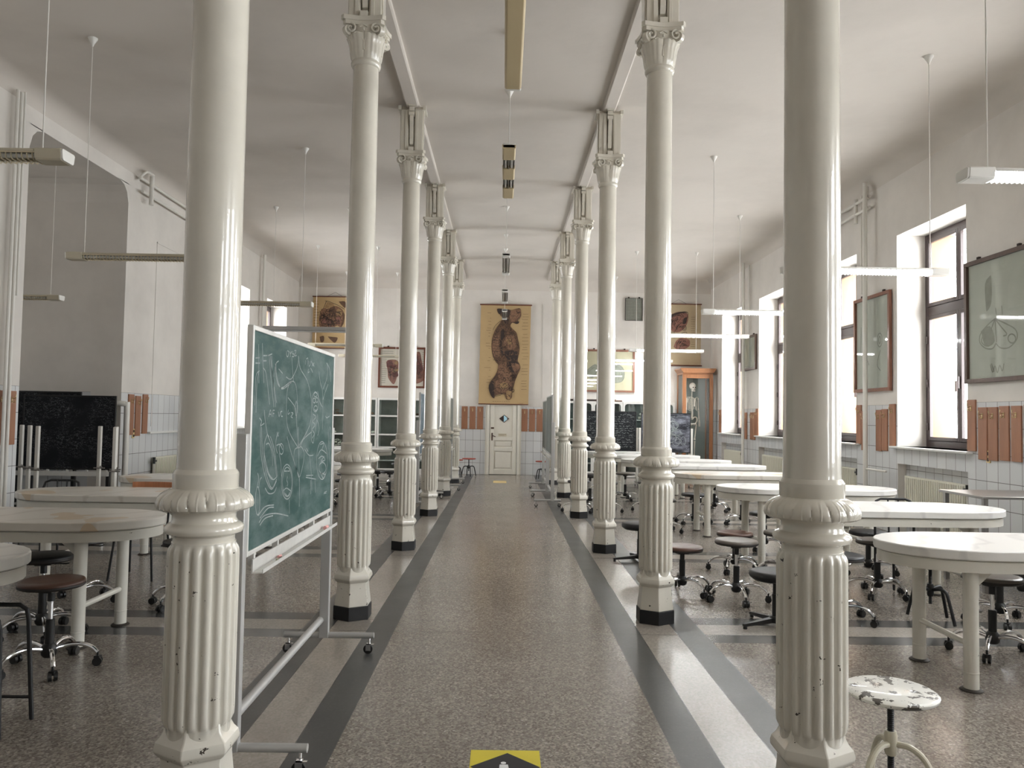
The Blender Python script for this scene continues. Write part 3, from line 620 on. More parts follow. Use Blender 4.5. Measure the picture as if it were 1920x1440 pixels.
# ---------------------------------------------------------------- stools
def make_stool(seat, h, top=True):
    def f():
        t = thing('swivel_stool', '', 'stool')
        s = G().lathe([(.05, h-.055), (.165, h-.042), (.179, h-.030), (.182, h-.018), (.176, h-.006), (.150, h), (.0, h+.002)], 32).build('seat', M[seat], t, ang=60)
        G().lathe([(.15, h-.046), (.176, h-.043), (.183, h-.034), (.182, h-.024)], 32, fn=lambda a, k, r: r+.002*math.sin(14*a)).build('seat_trim', M['foam'], s)
        G().box(-.05, .05, -.03, .03, h-.075, h-.05).tube([(.04, 0, h-.065), (.13, .02, h-.075), (.15, .025, h-.072)], .005, 6).build('lever', M['plastic'], t)
        G().lathe([(.021, h-.13), (.021, h-.05)], 14).build('seat_socket', M['plastic'], t)
        G().lathe([(.0135, .28), (.0135, h-.12)], 14).build('gas_piston', M['chrome'], t)
        G().lathe([(.026, .075), (.026, .29), (.022, .295)], 16).build('post', M['plastic'], t)
        G().lathe([(.03, .07), (.042, .085), (.045, .11), (.040, .135), (.028, .15)], 18).build('hub', M['plastic'], t)
        for i in range(5):
            a = 2*PI*i/5; c, sn = math.cos(a), math.sin(a)
            p = [(.03, .115), (.08, .132), (.14, .138), (.195, .128), (.235, .105), (.258, .078)]
            lo = G().tube(smooth_pts([(r*c, r*sn, z) for r, z in p], 3), .0125, 10).build('base_arm', M['chrome'], t)
            x, y = .262*c, .262*sn; w = G(); ox, oy = -sn, c
            w.tube([(x, y, .085), (x, y, .05)], .007, 8)
            for q in (-1, 1): w.tube([(x+ox*.006*q, y+oy*.006*q, .027), (x+ox*.024*q, y+oy*.024*q, .027)], .0265, 14)
            w.box(x-.016, x+.016, y-.016, y+.016, .036, .058)
            w.build('caster', M['plastic'], lo)
        return t
    return f
SG = 'swivel stools on chrome castored bases'
stools = [('brown', .53, -2.69, 4.68, 1.55, 'brown-seated chrome stool beside the tan marble table at left, nearest the viewer'),
 ('leather', .55, -3.14, 5.36, .3, 'black-seated chrome stool just behind the brown one at left'),
 ('leather', .52, -3.37, 6.27, .1, 'chrome stool base showing between the legs of the second left table'),
 ('leather', .52, -2.52, 6.24, .6, 'stool with one black caster peeking out left of the nearest left column'),
 ('brown', .42, 1.62, 6.91, .25, 'low brown-seated stool just right of the second right column'),
 ('greyl', .52, 2.03, 6.66, .95, 'grey-seated chrome stool in front of another brown seat, right aisle'),
 ('brown', .40, 2.40, 7.93, .35, 'brown-seated stool directly behind the grey-seated one, right aisle'),
 ('greyl', .45, 2.80, 7.68, .7, 'dark grey stool against the left flank of the nearest right column'),
 ('leather', .45, 3.16, 9.25, .2, 'stool with grey piston behind the nearest right column, third table row'),
 ('greyl', .50, 3.38, 6.92, 1.55, 'black-topped stool under the second right table beside its leg'),
 ('leather', .52, 2.64, 6.02, .5, 'stool whose single black caster shows right of the nearest right column'),
 ('leather', .44, 3.75, 7.87, .9, 'stool behind the second right table, base with black post'),
 ('greyl', .53, 3.33, 5.22, .25, 'grey-seated stool tucked under the nearest right table'),
 ('leather', .44, 3.92, 6.05, .55, 'black stool behind the grey-seated one under the nearest right table'),
 ('leather', .44, 4.64, 6.85, .8, 'chrome stool base cut by the right edge of the photo'),
 ('greyl', .52, 2.33, 14.6, 1.2, 'far stool with pale disc seat in front of a white table leg'),
 ('leather', .55, 1.56, 13.69, .4, 'far stool between the third and fourth right columns'),
 ('leather', .50, 1.72, 12.7, .9, 'far stool just left of the third right column'),
 ('greyl', .50, 2.45, 12.9, .5, 'far stool with crossing chrome arms left of the second right column'),
 ('leather', .47, 2.95, 14.5, .7, 'far stool half hidden behind the second right column'),
 ('greyl', .48, 3.60, 13.05, .2, 'far stool under the sixth right table'),
 ('leather', .45, 2.85, 11.45, .1, 'far stool behind the brown-stained right table'),
 ('greyl', .46, 2.20, 10.55, .8, 'stool with pale seat beside the second right column, at the stained table'),
 ('leather', .52, 1.25, 12.62, .45, 'far stool standing out into the aisle behind the third right column'),
 ('leather', .48, 3.55, 11.4, .9, 'stool with two chrome arms behind the stained right table, farther right'),
 ('leather', .47, 3.85, 14.6, .35, 'far stool at the seventh right table'),
 ('greyl', .46, 2.05, 15.9, .65, 'far stool near the black board with faint writing'),
 ('leather', .46, -2.42, 15.0, .2, 'far black stool right of the second left column'),
 ('leather', .49, -2.25, 16.9, .75, 'far black stool in front of the left glazed cabinet'),
 ('leather', .44, -2.92, 14.5, .5, 'far black stool left of the second left column'),
 ('leather', .45, -2.62, 12.95, .9, 'stool between the green chalkboard and the second left column'),
 ('leather', .52, -3.05, 12.95, .3, 'far black stool just right of the green chalkboard edge, left of two'),
 ('leather', .50, -1.95, 15.7, .1, 'far black stool seen right of the third left column'),
 ('leather', .50, -2.10, 14.4, .4, 'far stool between the third and fourth left columns')]
for st, h, x, y, rz, lb in stools: place('stool_%s_%.2f' % (st, h), make_stool(st, h), (x, y, 0), rz, lb, SG)
def make_pedestal():
    t = thing('pedestal_stool', '', 'stool')
    G().lathe([(.06, .335), (.16, .345), (.188, .365), (.195, .385), (.188, .405), (.16, .415), (0, .417)], 32).build('seat', M['leather'], t, ang=60)
    G().lathe([(.024, .05), (.024, .24), (.019, .24), (.019, .34)], 16).build('post', M['plastic'], t)
    G().lathe([(.05, .03), (.05, .06), (.035, .075)], 16).build('hub', M['plastic'], t)
    for i in range(4):
        a = PI/2*i; mt = Matrix.Rotation(a, 4, 'Z')
        v = [(.03, -.022, .03), (.29, -.013, .018), (.29, .013, .018), (.03, .022, .03), (.03, -.022, .065), (.29, -.013, .038), (.29, .013, .038), (.03, .022, .065)]
        l = G().add(v, [(0, 3, 2, 1), (4, 5, 6, 7), (0, 1, 5, 4), (1, 2, 6, 5), (2, 3, 7, 6), (3, 0, 4, 7)], mt).build('base_leg', M['plastic'], t, smooth=False)
        G().lathe([(.014, 0), (.016, .006), (.012, .02)], 10, .275*math.cos(a), .275*math.sin(a)).build('glide', M['plastic'], l)
    return t
place('ped', make_pedestal, (2.08, 5.85, 0), .35, 'black cushioned pedestal stool left of the nearest right column')
place('ped', make_pedestal, (1.50, 8.40, 0), .15, 'black cushioned pedestal stool behind the second right column')
def make_screw_stool(seat, paint, screw, h, legs, spread, hub, arch):
    def f():
        t = thing('screw_stool', '', 'stool')
        G().lathe([(.05, h-.03), (.165, h-.022), (.176, h-.014), (.178, h-.004), (.165, h+.004), (0, h+.002)], 32).build('seat', M[seat], t, ang=50)
        z = hub-.12; pr = []
        while z < h-.02: pr += [(.0115, z), (.0135, z+.004)]; z += .008
        G().lathe(pr, 12).build('screw', M[screw], t)
        G().lathe([(.020, hub-.06), (.024, hub-.05), (.025, hub+.02), (.021, hub+.035)], 16).build('collar', M[paint], t)
        for i in range(legs):
            a = 2*PI*i/legs; c, s = math.cos(a), math.sin(a)
            p = arch
            G().tube(smooth_pts([(r*c, r*s, zz) for r, zz in p], 4), .0125, 10).build('leg', M[paint], t)
        return t
    return f
place('white_stool', make_screw_stool('worn', 'beige', 'black', .475, 3, .2, .28, [(.02, .265), (.07, .262), (.12, .225), (.16, .14), (.19, .0125)]), (1.575, 3.12, 0), -.55, 'old stool with flaking white round seat on a black screw at the lower right')
mk = make_screw_stool('red', 'black', 'black', .46, 4, .2, .26, [(.015, .25), (.08, .265), (.13, .25), (.155, .18), (.19, .0125)])
place('red_stool', mk, (-.86, 19.6, 0), .3, 'red-seated black stool left of the white door')
place('red_stool', mk, (-1.15, 19.0, 0), .7, 'red-seated black stool partly behind the farthest left column')
place('red_stool', mk, (.98, 18.9, 0), .5, 'red-seated black stool right of the door behind the edge-on boards')
mk = make_screw_stool('leather', 'black', 'black', .46, 4, .2, .26, [(.015, .25), (.08, .265), (.13, .25), (.155, .18), (.20, .0125)])
place('black_stool', mk, (3.36, 6.03, 0), .45, 'black arched-leg screw stool between the first and second right tables')
# chairs
def make_chair(seatmat):
    def f():
        t = thing('plywood_chair', '', 'chair')
        G().prism(outline(.20, .19, .08), .44, .455).build('seat', M[seatmat], t, ang=50)
        b = G(); n = 10; v = []; fc = []
        for i in range(n+1):
            x = -.19+.38*i/n; y = .20-.035*(1-(x/.19)**2)*-1
            for z in (.72, .86): v += [(x, y, z), (x, y+.012, z)]
        for i in range(n): k = 4*i; fc += [(k, k+4, k+6, k+2), (k+1, k+3, k+7, k+5), (k+2, k+6, k+7, k+3), (k, k+1, k+5, k+4)]
        fc += [(0, 2, 3, 1), (4*n, 4*n+1, 4*n+3, 4*n+2)]
        b.add(v, fc).build('backrest', M[seatmat], t)
        for sx in (-1, 1):
            G().tube([(sx*.20, -.19, .0), (sx*.16, -.15, .44)], .011, 8).build('leg', M['black'], t)
            G().tube([(sx*.20, .22, .0), (sx*.17, .16, .44), (sx*.17, .19, .60), (sx*.16, .225, .84)], .011, 8).build('leg', M['black'], t)
        G().tube([(-.16, -.15, .43), (.16, -.15, .43), (.17, .16, .43), (-.17, .16, .43), (-.16, -.15, .43)], .010, 8).build('seat_frame', M['black'], t)
        return t
    return f
place('chair', make_chair('orange'), (-3.36, 7.25, 0), 0, 'orange plywood chair with black splayed legs between two left tables')
def tube_chair():
    t = thing('tube_frame_chair', '', 'chair')
    G().prism(outline(.2, .19, .08), .44, .46).build('seat', M['leather'], t)
    p = [(-.19, .18, 0), (-.19, .18, .7), (-.17, .2, .78), (-.12, .21, .80), (.12, .21, .80), (.17, .2, .78), (.19, .18, .7), (.19, .18, 0)]
    G().tube(p, .012, 8).build('back_frame', M['black'], t)
    g = G()
    for x in (-.05, .05): g.tube([(x, .205, .80), (x, .19, .45)], .008, 6)
    g.build('back_rod', M['black'], t)
    for sx in (-1, 1): G().tube([(sx*.19, -.18, 0), (sx*.19, -.17, .44), (sx*.19, .18, .44)], .012, 8).build('leg', M['black'], t)
    return t
place('tube_chair', tube_chair, (-4.62, 7.95, 0), 0, 'black tube-backed chair in front of the alcove blackboards')
def bar_stool():
    t = thing('wire_frame_stool', '', 'stool')
    G().prism(outline(.13, .15, .10), .575, .60).build('seat', M['black'], t, ang=50)
    for y in (-.11, .11):
        p = [(-.37, y*1.15, .0), (-.345, y, .50), (-.335, y, .545), (-.30, y, .567), (.30, y, .567), (.335, y, .545), (.345, y, .50), (.37, y*1.15, .0)]
        G().tube(p, .011, 10).build('leg_frame', M['black'], t)
        G().tube([(-.365, y*1.12, .11), (.365, y*1.12, .11)], .008, 8).build('crossbar', M['black'], t)
    return t
place('bar_stool', bar_stool, (-2.70, 3.80, 0), 0, 'black bent-wire stool cut by the left edge, beside the nearest left table')
def straight_chair():
    t = tube_chair(); t['label'] = ''; return t
place('tube_chair', tube_chair, (3.83, 7.32, 0), 0, 'black tube-legged chair behind the second right table')
# steel side table
t = thing('steel_side_table', 'low stainless steel table standing against the right wall tiles', 'table', (4.86, 7.38, 0))
G().box(-.46, .46, -.36, .36, .86, .885).build('table_top', M['steel'], t, bevel=.004)
for x in (-.41, .41):
    for y in (-.31, .31): G().box(x-.02, x+.02, y-.02, y+.02, 0, .86).build('leg', M['steel'], t)
G().box(-.42, .42, -.32, .32, .25, .265).build('lower_shelf', M['steel'], t)

# ---------------------------------------------------------------- lamps
def make_lamp(lit, kind, zc, cords=True):
    def f():
        t = thing('pendant_lamp', '', 'lamp'); H = .81; body = {'lit': 'lampw', 'louvre': 'lampb', 'tray': 'alu', 'tan': 'lampt', 'band': 'lampt', 'mirror': 'lampw'}[kind]
        if kind in ('lit', 'louvre'):
            G().box(-H+.165, H-.165, -.066, .066, zc+.014, zc+.032).build('housing', M[body], t, bevel=.006)
            for s in (-1, 1):
                x0, x1 = sorted((s*(H-.165), s*(H-.012)))
                e = G(); e.prism([(-.068, zc+.03), (-.060, zc+.036), (.060, zc+.036), (.068, zc+.03), (.060, zc-.024), (.050, zc-.034), (-.050, zc-.034), (-.060, zc-.024)], x0, x1, 'x')
                eo = e.build('end_housing', M[body], t, bevel=.003)
                x0, x1 = sorted((s*(H-.012), s*H)); G().prism([(-.066, zc+.026), (-.056, zc+.034), (.056, zc+.034), (.066, zc+.026), (.058, zc-.022), (.048, zc-.032), (-.048, zc-.032), (-.058, zc-.022)], x0, x1, 'x').build('end_cap', M['lampw'], eo, bevel=.002)
                G().tube([(-H+.165, s*.032, zc-.004), (H-.165, s*.032, zc-.004)], .0155, 10).build('tube', M['tube_on' if lit else 'tube_off'], t)
            l = G()
            for s in (-1, 1): y0, y1 = sorted((s*.060, s*.064)); l.box(-H+.165, H-.165, y0, y1, zc+.006 if not lit else zc+.010, zc+.014)
            l.box(-H+.165, H-.165, -.001, .001, zc-.028, zc-.006)
            n = 42
            for i in range(n):
                x = -H+.18+(2*H-.36)*i/(n-1)
                l.prism([(-.062, zc+.010), (-.058, zc-.018), (-.048, zc-.030), (.048, zc-.030), (.058, zc-.018), (.062, zc+.010), (.052, zc+.010), (.046, zc-.022), (-.046, zc-.022), (-.052, zc+.010)] , x-.0015, x+.0015, 'x')
            l.build('louvre', M['lampw' if lit else 'louvre'], t, smooth=False)
        elif kind == 'tray':
            G().prism([(-.09, zc-.03), (-.075, zc+.035), (.075, zc+.035), (.09, zc-.03)], -H, H, 'x').build('housing', M[body], t, smooth=False)
            for s in (-1, 1): G().tube([(-H+.1, s*.035, zc-.042), (H-.1, s*.035, zc-.042)], .013, 10).build('tube', M['tube_off'], t)
        else:
            G().box(-H+.03, H-.03, -.06, .06, zc+.012, zc+.03).build('housing', M['lampw'], t, bevel=.004)
            sec = [(-.064, zc+.012), (-.062, zc-.022), (-.050, zc-.032), (.050, zc-.032), (.062, zc-.022), (.064, zc+.012)]
            if kind == 'tan': G().prism(sec, -H+.05, H-.05, 'x').build('diffuser', M['lampt'], t, bevel=.004)
            else:
                for a, b in (((-H, -.50), (-.22, .12), (.44, H)) if kind == 'band' else ((-H, -.66), (.60, H))): G().prism(sec, a, b, 'x').build('diffuser', M['lampt' if kind == 'band' else 'lampw'], t, bevel=.003)
                for s in (-1, 1): G().tube([(-H+.05, s*.03, zc-.004), (H-.05, s*.03, zc-.004)], .0155, 10).build('tube', M['tube_off'], t)
                rf = G(); rf.box(-H+.04, H-.04, -.004, .004, zc-.028, zc+.012)
                for s in (-1, 1): y0, y1 = sorted((s*.052, s*.058)); rf.box(-H+.04, H-.04, y0, y1, zc-.024, zc+.012)
                rf.build('reflector', M['steel'], t, smooth=False)
            for s in (-1, 1): x0, x1 = sorted((s*(H-.05), s*H)); G().box(x0, x1, -.062, .062, zc-.026, zc+.026).build('end_cap', M['lampw'], t, bevel=.01)
        for s in (-1, 1):
            x = s*.655
            c = G().tube([(x, 0, zc+.03), (x, 0, 5.17)], .0042, 6).build('cord', M['pipe'], t)
            G().lathe([(.008, 5.115), (.014, 5.135), (.030, 5.165), (.044, 5.19), (.046, 5.2)], 16, x, 0).build('ceiling_rose', M['lampw'], c)
        return t
    return f
rown = ['nearest', 'second', 'third', 'fourth', 'fifth', 'farthest']
for i, y in enumerate((4.5, 7.46, 10.5, 13.57, 16.66, 19.72)):
    place('lamp_lit', make_lamp(True, 'lit', 3.03), (3.52, y, 0), 0, 'lit white fluorescent pendant over the right-hand tables, %s of the six' % rown[i], 'lit pendants over the right-hand tables')
    k = 'tray' if i == 3 else 'louvre'
    place('lamp_'+k, make_lamp(False, k, 3.03), (-3.45 if i else -3.40, y, 0), 0, ('grey unlit trough pendant above the green chalkboard, fourth on the left' if i == 3 else 'unlit louvred pendant over the left-hand tables, %s of that row' % rown[i]), 'unlit pendants over the left-hand tables')
place('lamp_louvre', None, (-6.75, 10.3, 0), .0, 'unlit louvred pendant hanging inside the left alcove')
place('lamp_tan', make_lamp(False, 'tan', 4.05), (.03, 4.95, 0), PI/2, 'long tan diffuser lamp at the top centre of the photo', 'lamps hanging along the central aisle')
place('lamp_band', make_lamp(False, 'band', 4.05), (.01, 7.82, 0), PI/2, 'open-ended lamp with alternating tan and mirror bands over the central aisle', 'lamps hanging along the central aisle')
place('lamp_mirror', make_lamp(False, 'mirror', 4.05), (0, 12.6, 0), PI/2, 'bare-tube lamp over the central aisle, third from the viewer', 'lamps hanging along the central aisle')
place('lamp_mirror', None, (-.01, 15.97, 0), PI/2, 'bare-tube lamp over the central aisle, just above the large chart', 'lamps hanging along the central aisle')
place('lamp_mirror', None, (-.015, 18.85, 0), PI/2, 'bare-tube lamp hanging in front of the chart figure\'s neck', 'lamps hanging along the central aisle')

# ---------------------------------------------------------------- coat hook boards
def make_hook(w=.16):
    def f():
        t = thing('coat_hook_board', '', 'coat hook')
        G().box(-w/2, w/2, -.02, 0, 0, .6).build('board', M['hookb'], t, bevel=.003)
        g = G(); g.box(-.012, .012, -.024, -.02, .47, .53); g.tube(smooth_pts([(0, -.024, .52), (0, -.05, .515), (0, -.062, .53), (0, -.062, .548)], 3), .005, 8); g.tube(smooth_pts([(0, -.024, .49), (0, -.045, .47), (0, -.055, .485), (0, -.052, .50)], 3), .0045, 8); g.ball((0, -.062, .552), .008, 8)
        g.build('hook', M['brass'], t)
        return t
    return f
def hooks(lst, wall, desc, names):
    for (p, z), nm in zip(lst, names):
        loc, rz = {'r': ((5.5, p, z), -PI/2), 'l': ((-5.5, p, z), PI/2), 'f': ((p, YF, z), 0)}[wall]
        place('hook', make_hook(), loc, rz, 'orange-brown coat hook board %s, %s' % (desc, nm), 'coat hook boards on the walls')
hooks([(8.955, 1.23), (8.745, 1.14), (8.56, 1.14), (8.365, 1.15), (8.165, 1.15), (7.96, 1.16)], 'r', 'right of the nearest window', ['raised one beside the sill', 'second from the window', 'third from the window', 'fourth from the window', 'fifth from the window', 'cut by the photo edge'])
hooks([(11.81, 1.21), (11.64, 1.12), (11.18, 1.13), (11.01, 1.14), (10.79, 1.21)], 'r', 'under the tall framed drawing', ['leftmost', 'just left of the pipe', 'just right of the pipe', 'second right of the pipe', 'raised one at the window'])
hooks([(19.42, 1.2), (17.56, 1.2), (17.36, 1.12), (16.96, 1.12), (16.79, 1.12), (16.58, 1.2)], 'r', 'on the far right wall', ['alone beyond the last window', 'raised one at the last window', 'left of the far pipe', 'right of the far pipe', 'second right of the far pipe', 'raised one at the third window'])
hooks([(-1.03, 1.19), (-.82, 1.19), (-.62, 1.19)], 'f', 'left of the white door', ['farthest from the door', 'middle one', 'nearest the door'])
hooks([(.56, 1.15), (.76, 1.15), (.96, 1.15)], 'f', 'right of the white door', ['nearest the door', 'middle one', 'behind the edge-on boards'])
hooks([(8.44, 1.14), (8.62, 1.14)], 'l', 'at the left edge before the alcove', ['outer one', 'inner one'])
hooks([(11.38, 1.18), (11.60, 1.16), (11.83, 1.19)], 'l', 'right of the left alcove', ['leftmost', 'middle, hung lower', 'rightmost'])
def plate(label, x, y, z, rz):
    t = thing('wall_socket', label, 'socket', (x, y, z), rz); G().box(-.035, .035, -.012, 0, -.07, .07).build('plate', M['switch'], t, bevel=.004)
    g = G(); [g.tube([(0, -.0125, q), (0, -.016, q)], .02, 14) for q in (-.034, .034)]; g.build('insert', M['ink'], t)
plate('yellowed double socket between two hook boards on the right wall', 5.5, 8.655, 1.18, -PI/2)
plate('yellowed double socket under the hook boards right of the alcove', -5.5, 11.49, 1.20, PI/2)

# ---------------------------------------------------------------- radiators and pipes
def radiator(label, sx, y0, y1):
    t = thing('radiator', label, 'radiator', (sx*5.56, (y0+y1)/2, 0)); h = (y1-y0)/2
    s = sx; g = G(); x0, x1 = sorted((-s*.03, s*.02)); g.box(x0, x1, -h, h, .2, .82)
    x = -s*.03
    for i in range(int(h*2/.05)):
        y = -h+.03+i*.05; a, b = sorted((x-s*.014, x)); g.box(a, b, y-.014, y+.014, .22, .80)
    g.build('panel', M['rad'], t, bevel=.003, smooth=False)
    v = G(); v.tube([(x, -h-.06, .76), (x, -h+.01, .76)], .016, 10); v.tube([(x, -h-.055, .72), (x, -h-.055, .82)], .02, 12); v.build('valve', M['plastic'], t)
    G().tube([(x, -h-.055, 0), (x, -h-.055, .74)], .010, 8).build('supply_pipe', M['pipe'], t)
for i, (a, lb) in enumerate(((9.17, 'ivory ribbed radiator under the nearest right-hand window'), (12.02, 'radiator under the second right-hand window'), (15.0, 'radiator under the third right-hand window'), (17.82, 'radiator under the farthest right-hand window'))): radiator(lb, 1, a, a+1.38)
t = radiator('ivory radiator under the plastered-up window on the left wall', -1, 12.08, 13.4)
bpy.data.objects['radiator.004'].location.x = -5.44
def pipes(label, runs, r=.03):
    t = thing('heating_pipe', label, 'pipe')
    for p, rr in runs: G().tube(smooth_pts(p, 3) if len(p) > 2 else p, rr, 12).build('pipe_run', M['pipe'], t)
pipes('white heating pipe running floor to ceiling in front of the tall framed drawing', [([(5.36, 11.33, 0), (5.36, 11.33, 4.75), (5.40, 11.36, 4.88), (5.40, 11.36, 5.08)], .034), ([(5.45, 11.62, 3.5), (5.45, 11.62, 5.02)], .018), ([(5.42, 11.3, 4.93), (5.42, 14.2, 4.93)], .024), ([(5.42, 11.3, 4.76), (5.42, 14.2, 4.76)], .024), ([(5.42, 11.75, 4.62), (5.42, 11.75, 5.0)], .03), ([(5.36, 11.33, .86), (5.38, 10.75, .86)], .014)])
pipes('white heating pipe in front of the small far framed picture', [([(5.38, 17.22, 0), (5.38, 17.22, 5.1)], .034), ([(5.45, 17.05, 3.5), (5.45, 17.05, 5.02)], .018)])
pipes('pair of white pipes climbing the left wall before the alcove', [([(-5.42, 8.40, 0), (-5.42, 8.40, 5.06)], .02), ([(-5.42, 8.47, 0), (-5.42, 8.47, 5.06)], .02), ([(-5.44, 8.56, 2.8), (-5.44, 8.56, 5.10)], .012)])
pipes('white pipe junction and twin pipes along the top of the left wall', [([(-5.42, 11.25, 4.98), (-5.42, 14.6, 4.98)], .022), ([(-5.42, 11.35, 4.80), (-5.42, 14.6, 4.80)], .022), ([(-5.38, 11.55, 4.65), (-5.38, 11.55, 5.08)], .034), ([(-5.46, 11.28, 4.95), (-5.36, 11.32, 5.08), (-5.36, 11.55, 5.1)], .02)])
pipes('white pipe with elbow at the edge of the left alcove', [([(-5.75, 11.02, 1.64), (-5.47, 11.02, 1.64), (-5.40, 11.04, 1.62), (-5.385, 11.05, 1.52), (-5.385, 11.05, 0)], .04)])
pipes('white pipe on the far left wall between two windows', [([(-5.40, 17.1, 0), (-5.40, 17.1, 5.06)], .034)])

# ---------------------------------------------------------------- charts and pictures
def pmap(ax, x, s=1):
    """picture plane: 'y' = on the far wall facing us, 'x' = on a side wall"""
    return (lambda u, v: (u, x, v)) if ax == 'y' else (lambda u, v: (x, u, v))
def poly(g, pts, pl, k=3):
    p = smooth_pts(list(pts)+[pts[0]], k)[:-1]; g.add([pl(*q) for q in p], [tuple(range(len(p)))])
def inside(p, poly_):
    x, y = p; c = False; n = len(poly_)
    for i in range(n):
        (a, b), (d, e) = poly_[i], poly_[i-1]
        if (b > y) != (e > y) and x < (d-a)*(y-b)/(e-b)+a: c = not c
    return c
def hatch(pl_, n, size, seed):
    r_ = random.Random(seed); xs = [p[0] for p in pl_]; ys = [p[1] for p in pl_]; out = []
    while len(out) < n:
        x, y = r_.uniform(min(xs), max(xs)), r_.uniform(min(ys), max(ys)); a = r_.random()*6.28; k = r_.uniform(.5, 1.)*size
        q = [(x, y)]
        for i in range(4): a += r_.uniform(-.9, .9); q.append((q[-1][0]+k*math.cos(a), q[-1][1]+k*math.sin(a)))
        if inside(q[0], pl_) and inside(q[-1], pl_): out.append(q)
    return out
def patch(name, mat, parent, polys, y, k=3):
    g = G(); [poly(g, p, pmap('y', y), k) for p in polys]; return g.build(name, mat, parent, smooth=False)
def lines(name, mat, parent, sts, y, w=.01, k=4, ax='y'):
    g = G(); [stroke(g, smooth_pts(p, k) if len(p) > 2 else p, w, pmap(ax, y)) for p in sts]; return g.build(name, mat, parent, smooth=False)
# the large hanging chart
t = thing('hanging_chart', 'tall tan scroll with a bent anatomical torso figure above the door', 'chart', (0, 0, 0))
Y0 = 20.30
g = G(); nx, nz = 12, 24; v = []; fc = []
for i in range(nx+1):
    for j in range(nz+1):
        u, w = i/nx, j/nz; v.append((-.645+1.33*u-.02*(1-w)*(1-u)+.0*(1-w)-(.035*(1-w)*u), Y0+.008*math.sin(9*w+2*u)*(1-w), 1.86+2.64*w))
fr = len(v); v += [(a, b+.004, c) for a, b, c in v]; q = lambda i, j: i*(nz+1)+j
for i in range(nx):
    for j in range(nz): fc.append((q(i, j), q(i+1, j), q(i+1, j+1), q(i, j+1))); fc.append((fr+q(i, j), fr+q(i, j+1), fr+q(i+1, j+1), fr+q(i+1, j)))
g.add(v, fc).build('canvas', M['canvas'], t)
G().tube([(-.67, Y0, 4.50), (.71, Y0, 4.50)], .018, 10).build('top_rod', M['mahog'], t)
G().tube([(-.67, Y0, 1.86), (.65, Y0, 1.86)], .013, 10).build('bottom_rod', M['mahog'], t)
G().tube([(-.30, Y0, 4.51), (0, YF-.01, 4.72), (.34, Y0, 4.51)], .003, 6).build('hanging_cord', M['pipe'], t)
def ZP(l): return [(-.645+(x-390)/588*1.335, 4.5-(y-190)/1180*2.65) for x, y in l]
fig = [(640,370),(605,420),(560,490),(530,580),(520,690),(538,800),(575,870),(600,900),(595,960),(560,1040),(510,1110),(497,1180),(520,1260),(560,1300),(575,1265),(620,1250),(690,1250),(700,1300),(740,1312),(770,1280),(772,1230),(800,1100),(830,1020),(862,940),(848,880),(830,850),(840,780),(850,700),(830,600),(810,520),(770,480),(738,440),(760,400),(800,415),(835,400),(820,365),(848,345),(862,305),(850,232),(800,235),(750,250),(700,242),(640,237),(580,240),(592,290),(630,320)]
YA = Y0-.014
patch('figure', M['sepia'], t, [ZP(fig)], YA)
patch('figure_shading', M['ink'], t, [ZP([(630,500),(660,480),(665,560),(640,640),(650,720),(668,790),(640,770),(622,700),(625,600)]), ZP([(670,750),(700,735),(810,735),(825,780),(820,840),(740,850),(690,810)]), ZP([(580,240),(635,240),(640,280),(600,300)]), ZP([(790,395),(835,385),(830,410),(800,415)]), ZP([(640,240),(720,250),(740,290),(700,420),(670,400),(640,320)]), ZP([(710,860),(800,850),(850,900),(840,960),(770,990),(710,920)]), ZP([(500,1150),(540,1090),(560,1180),(560,1290),(520,1250)])], YA-.002)
patch('figure_pattern', M['flesh'], t, [ZP([(660,640),(700,560),(760,540),(800,600),(810,690),(740,720),(690,700)]), ZP([(740,255),(845,240),(855,300),(815,350),(800,380),(750,390),(725,330)]), ZP([(545,560),(610,560),(600,640),(620,760),(600,840),(550,790),(530,680)]), ZP([(600,920),(690,860),(700,960),(760,1000),(740,1080),(620,1060),(600,1000)]), ZP([(580,1090),(660,1070),(760,1110),(750,1210),(640,1230),(575,1180)]), ZP([(750,880),(840,890),(850,940),(790,980)])], YA-.003)
patch('figure_highlight', M['ochre'], t, [ZP([(690,600),(740,590),(760,640),(720,660)]), ZP([(620,1120),(700,1110),(720,1170),(640,1190)]), ZP([(700,1215),(760,1200),(755,1290),(715,1300)])], YA-.004)
rnd = random.Random(3); st = []
for i in range(9): y = 570+i*34; st.append(ZP([(535+8*math.sin(i), y), (580, y+10), (620, y+4)]))
for i in range(34):
    x, y = 590+rnd.random()*200, 880+rnd.random()*330; st.append(ZP([(x, y), (x+14, y-18), (x+32, y-4), (x+20, y+18), (x+4, y+12)]))
for i in range(14): x, y = 660+rnd.random()*140, 560+rnd.random()*250; st.append(ZP([(x, y), (x+12, y+24), (x+4, y+50)]))
st += [ZP([(640,372),(600,400),(560,440),(535,490)]), ZP([(720,350),(700,420),(690,520),(650,600)]), ZP([(500,1140),(510,1230),(560,1270),(640,1260)])]
st += hatch(ZP(fig), 230, .034, 5)
lines('figure_linework', M['ink'], t, st, YA-.005, .0085)
lines('figure_light_lines', M['flesh'], t, hatch(ZP(fig), 120, .03, 9), YA-.006, .008)
st = []
for i in range(26):
    y = 275+i*36+rnd.random()*14
    if rnd.random() < .75: st.append(ZP([(440+rnd.random()*60, y), (500+rnd.random()*20, y+1)]))
    if rnd.random() < .7: st.append(ZP([(870+rnd.random()*20, y+10), (930+rnd.random()*25, y+9)]))
st += [ZP([(545+i*26, 1333), (563+i*26, 1334)]) for i in range(8)]+[ZP([(855, 1352), (898, 1354)])]
lines('lettering', M['sepia'], t, st, YA, .007)
